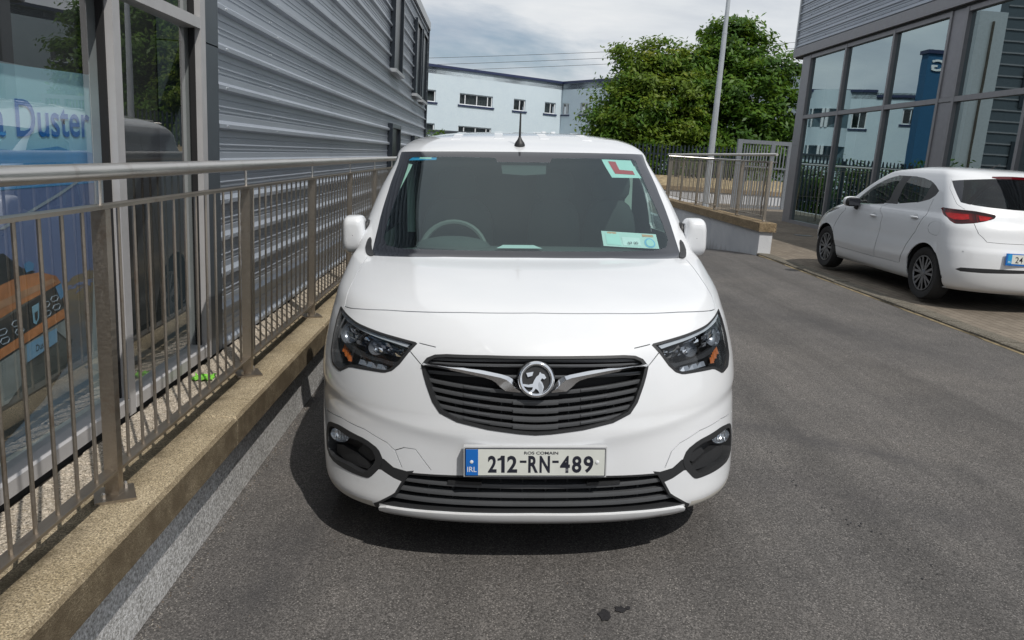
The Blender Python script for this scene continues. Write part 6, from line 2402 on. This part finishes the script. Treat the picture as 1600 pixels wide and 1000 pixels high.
for ln in ([(2.235, 12.95), (2.18, 12.1), (2.30, 11.0), (2.40, 10.62)], [(2.482, 8.04), (2.50, 7.2), (2.525, 6.54), (2.595, 5.66), (2.70, 5.62), (3.0, 5.70)], [(1.447, 10.35), (1.40, 9.8), (1.545, 5.4), (1.55, 4.38), (1.54, 2.3)],
           [(1.90, 11.2), (1.885, 10.65), (1.862, 8.0), (1.84, 5.9), (1.79, 3.8), (1.75, 2.3)], [(1.02, 9.3), (1.10, 6.0), (1.11, 3.5), (1.10, 2.3), (1.54, 2.2)], fc):
    for s in (1, -1):
        if ln is fc and s < 0:
            continue
        patch('shut_line', HB, ribbon(HB, ln if s > 0 else mir(ln), .02), M['gap'], hatch, -0.006)
# crease along the lower doors
for s in (1, -1):
    q = (lambda p: p) if s > 0 else mir
    t = patch('tail_light', HB, q(TL), M['dark_red_lamp'], hatch, -0.03)
    patch('lamp_element', HB, q([(2.06, 10.25), (2.22, 10.28), (2.44, 10.25), (2.44, 9.4), (2.36, 8.9), (2.26, 8.85), (2.20, 9.2)]), M['red_lamp'], t, -0.012, 0.012)
    patch('lamp_element', HB, q([(2.53, 10.20), (2.64, 10.12), (2.60, 9.35), (2.535, 9.0)]), M['red_lamp'], t, -0.012, 0.012)
    patch('reverse_lamp', HB, q([(2.27, 8.55), (2.37, 8.65), (2.45, 9.0), (2.49, 8.9), (2.49, 8.3), (2.38, 7.98), (2.29, 7.9)]), M['alloy_dark'], t, -0.012, 0.01)
    patch('lamp_seam', HB, q([(2.492, 10.5), (2.502, 10.5), (2.508, 8.3), (2.496, 8.25)]), M['gap'], t, -0.002, 0.01)
    patch('lens', HB, q(TL), glass_mat('red_lens', (0.75, 0.12, 0.12), 1.5) if s > 0 else bpy.data.materials['red_lens'], t, -0.001)
    # door handles; cups are flat patches with their shade painted in
    for y, z in ((2.10, .852), (3.04, .905)):
        u, r = hyz(y, z)
        p, n = HB.P(u, r), HB.Nrm(u, r)
        h = MB().ell((0, 0, 0), (.014, .085, .013), 10, 8, 2.6).build('door_handle', M['paint'], hatch, smooth=True)
        h.location = (s * (p[0] + .016), y, z)
        cup = patch('handle_cup_shade', HB, q([hyz(y + .055 * math.cos(k * PI / 8), z + .03 * math.sin(k * PI / 8) + .008) for k in range(16)]), mat('shaded_cup_paint', (.52, .53, .54), .35) if y < 2.5 and s > 0 else bpy.data.materials['shaded_cup_paint'], h, 0.001)
        cup.parent = hatch
    mr = empty('wing_mirror', (s * .905, 1.60, .995), hatch)
    MB().ell((0, -.03, 0), (.105, .085, .068), 18, 12, 2.6).build('mirror_cap', M['paint'], mr, smooth=True)
    MB().ell((0, .012, -.004), (.098, .06, .062), 18, 12, 3.0).build('mirror_rim', M['black_plastic'], mr, smooth=True)
    MB().add([(x, .074, z) for x, z in ((-.075, -.045), (.075, -.045), (.08, .04), (-.07, .045))], [(0, 1, 2, 3)]).build('mirror_glass', M['frit'], mr)
    MB().path([(-s * .05, -.01, -.06), (-s * .085, 0, -.085), (-s * .115, 0, -.09)], [.03, .025, .03], 8).build('mirror_arm', M['black_plastic'], mr, smooth=True)
    for y in (.80, 3.37):
        wheel(hatch, s * .735, y, .302, .19, s, 7, M['alloy'], .2)
        arch = MB()
        arch.grid([[(s * x, y + .352 * math.cos(t), .30 + .352 * math.sin(t)) for x in (.50, .815 if y > 2 else .77)] for t in np.linspace(0, PI, 24)])
        arch.build('arch_liner', M['gap'], hatch, smooth=True)
    u, r = HB.rear(s * .63, .585)
    patch('bumper_sensor', HB, [(s * (2.40 + .006 * math.cos(k * PI / 5)), 4.15 + .07 * math.sin(k * PI / 5)) for k in range(10)], M['silver'], hatch, .001)
MB().box(-.66, .66, .50, 3.45, .20, .27).build('underbody', M['gap'], hatch)
fp = MB()
for (a, b) in (((.045, .045), (.0, .0)),):
    fp.tube((0, 2.95, 1.495), (0, 3.02, 1.500), .012, 8)
    fp.path([(0, 2.97, 1.50), (0, 3.05, 1.535), (0, 3.13, 1.56)], [.008, .005, .003], 6)
fp.build('antenna', M['black_plastic'], hatch, smooth=True)
# roof spoiler over the rear window
rows = []
for y, dz in ((3.16, 1.462), (3.40, 1.440), (3.50, 1.420), (3.505, 1.402), (3.44, 1.388), (3.35, 1.385)):
    rows.append([(x, y - .20 * (abs(x) / .6) ** 2.6, dz - .055 * (abs(x) / .6) ** 2.2) for x in np.linspace(-.585, .585, 25)])
MB().grid(rows).build('roof_spoiler', M['paint'], hatch, smooth=40)
bl_ = MB()
bl_.grid([[(x, 3.516 - .20 * (abs(x) / .6) ** 2.6, z - .055 * (abs(x) / .6) ** 2.2) for x in np.linspace(-.30, .30, 13)] for z in (1.396, 1.424)])
bl_.build('high_brake_light', M['dark_red_lamp'], hatch)
# rear plate
hp = empty('number_plate', (.10, 4.063, .575), hatch)
hp.rotation_euler = (R(-4), 0, PI)
MB().box(-.27, .27, -.006, .004, -.062, .062).build('plate_holder', M['plate_blue'], hp)
MB().box(-.255, .255, -.0085, -.006, -.044, .052).build('plate_panel', M['plate_white'], hp)
MB().box(-.255, -.212, -.0095, -.0085, -.044, .052).build('country_band', M['sticker_blue'], hp)
text_mesh('registration', '241-', hp, (-.175, -.0092, -.034), (1, 0, 0), (0, 0, 1), .15, .064, M['plate_black'], off=.006)
text_mesh('country_code', 'IRL', hp, (-.249, -.0099, -.034), (1, 0, 0), (0, 0, 1), .03, .018, M['white_print'])
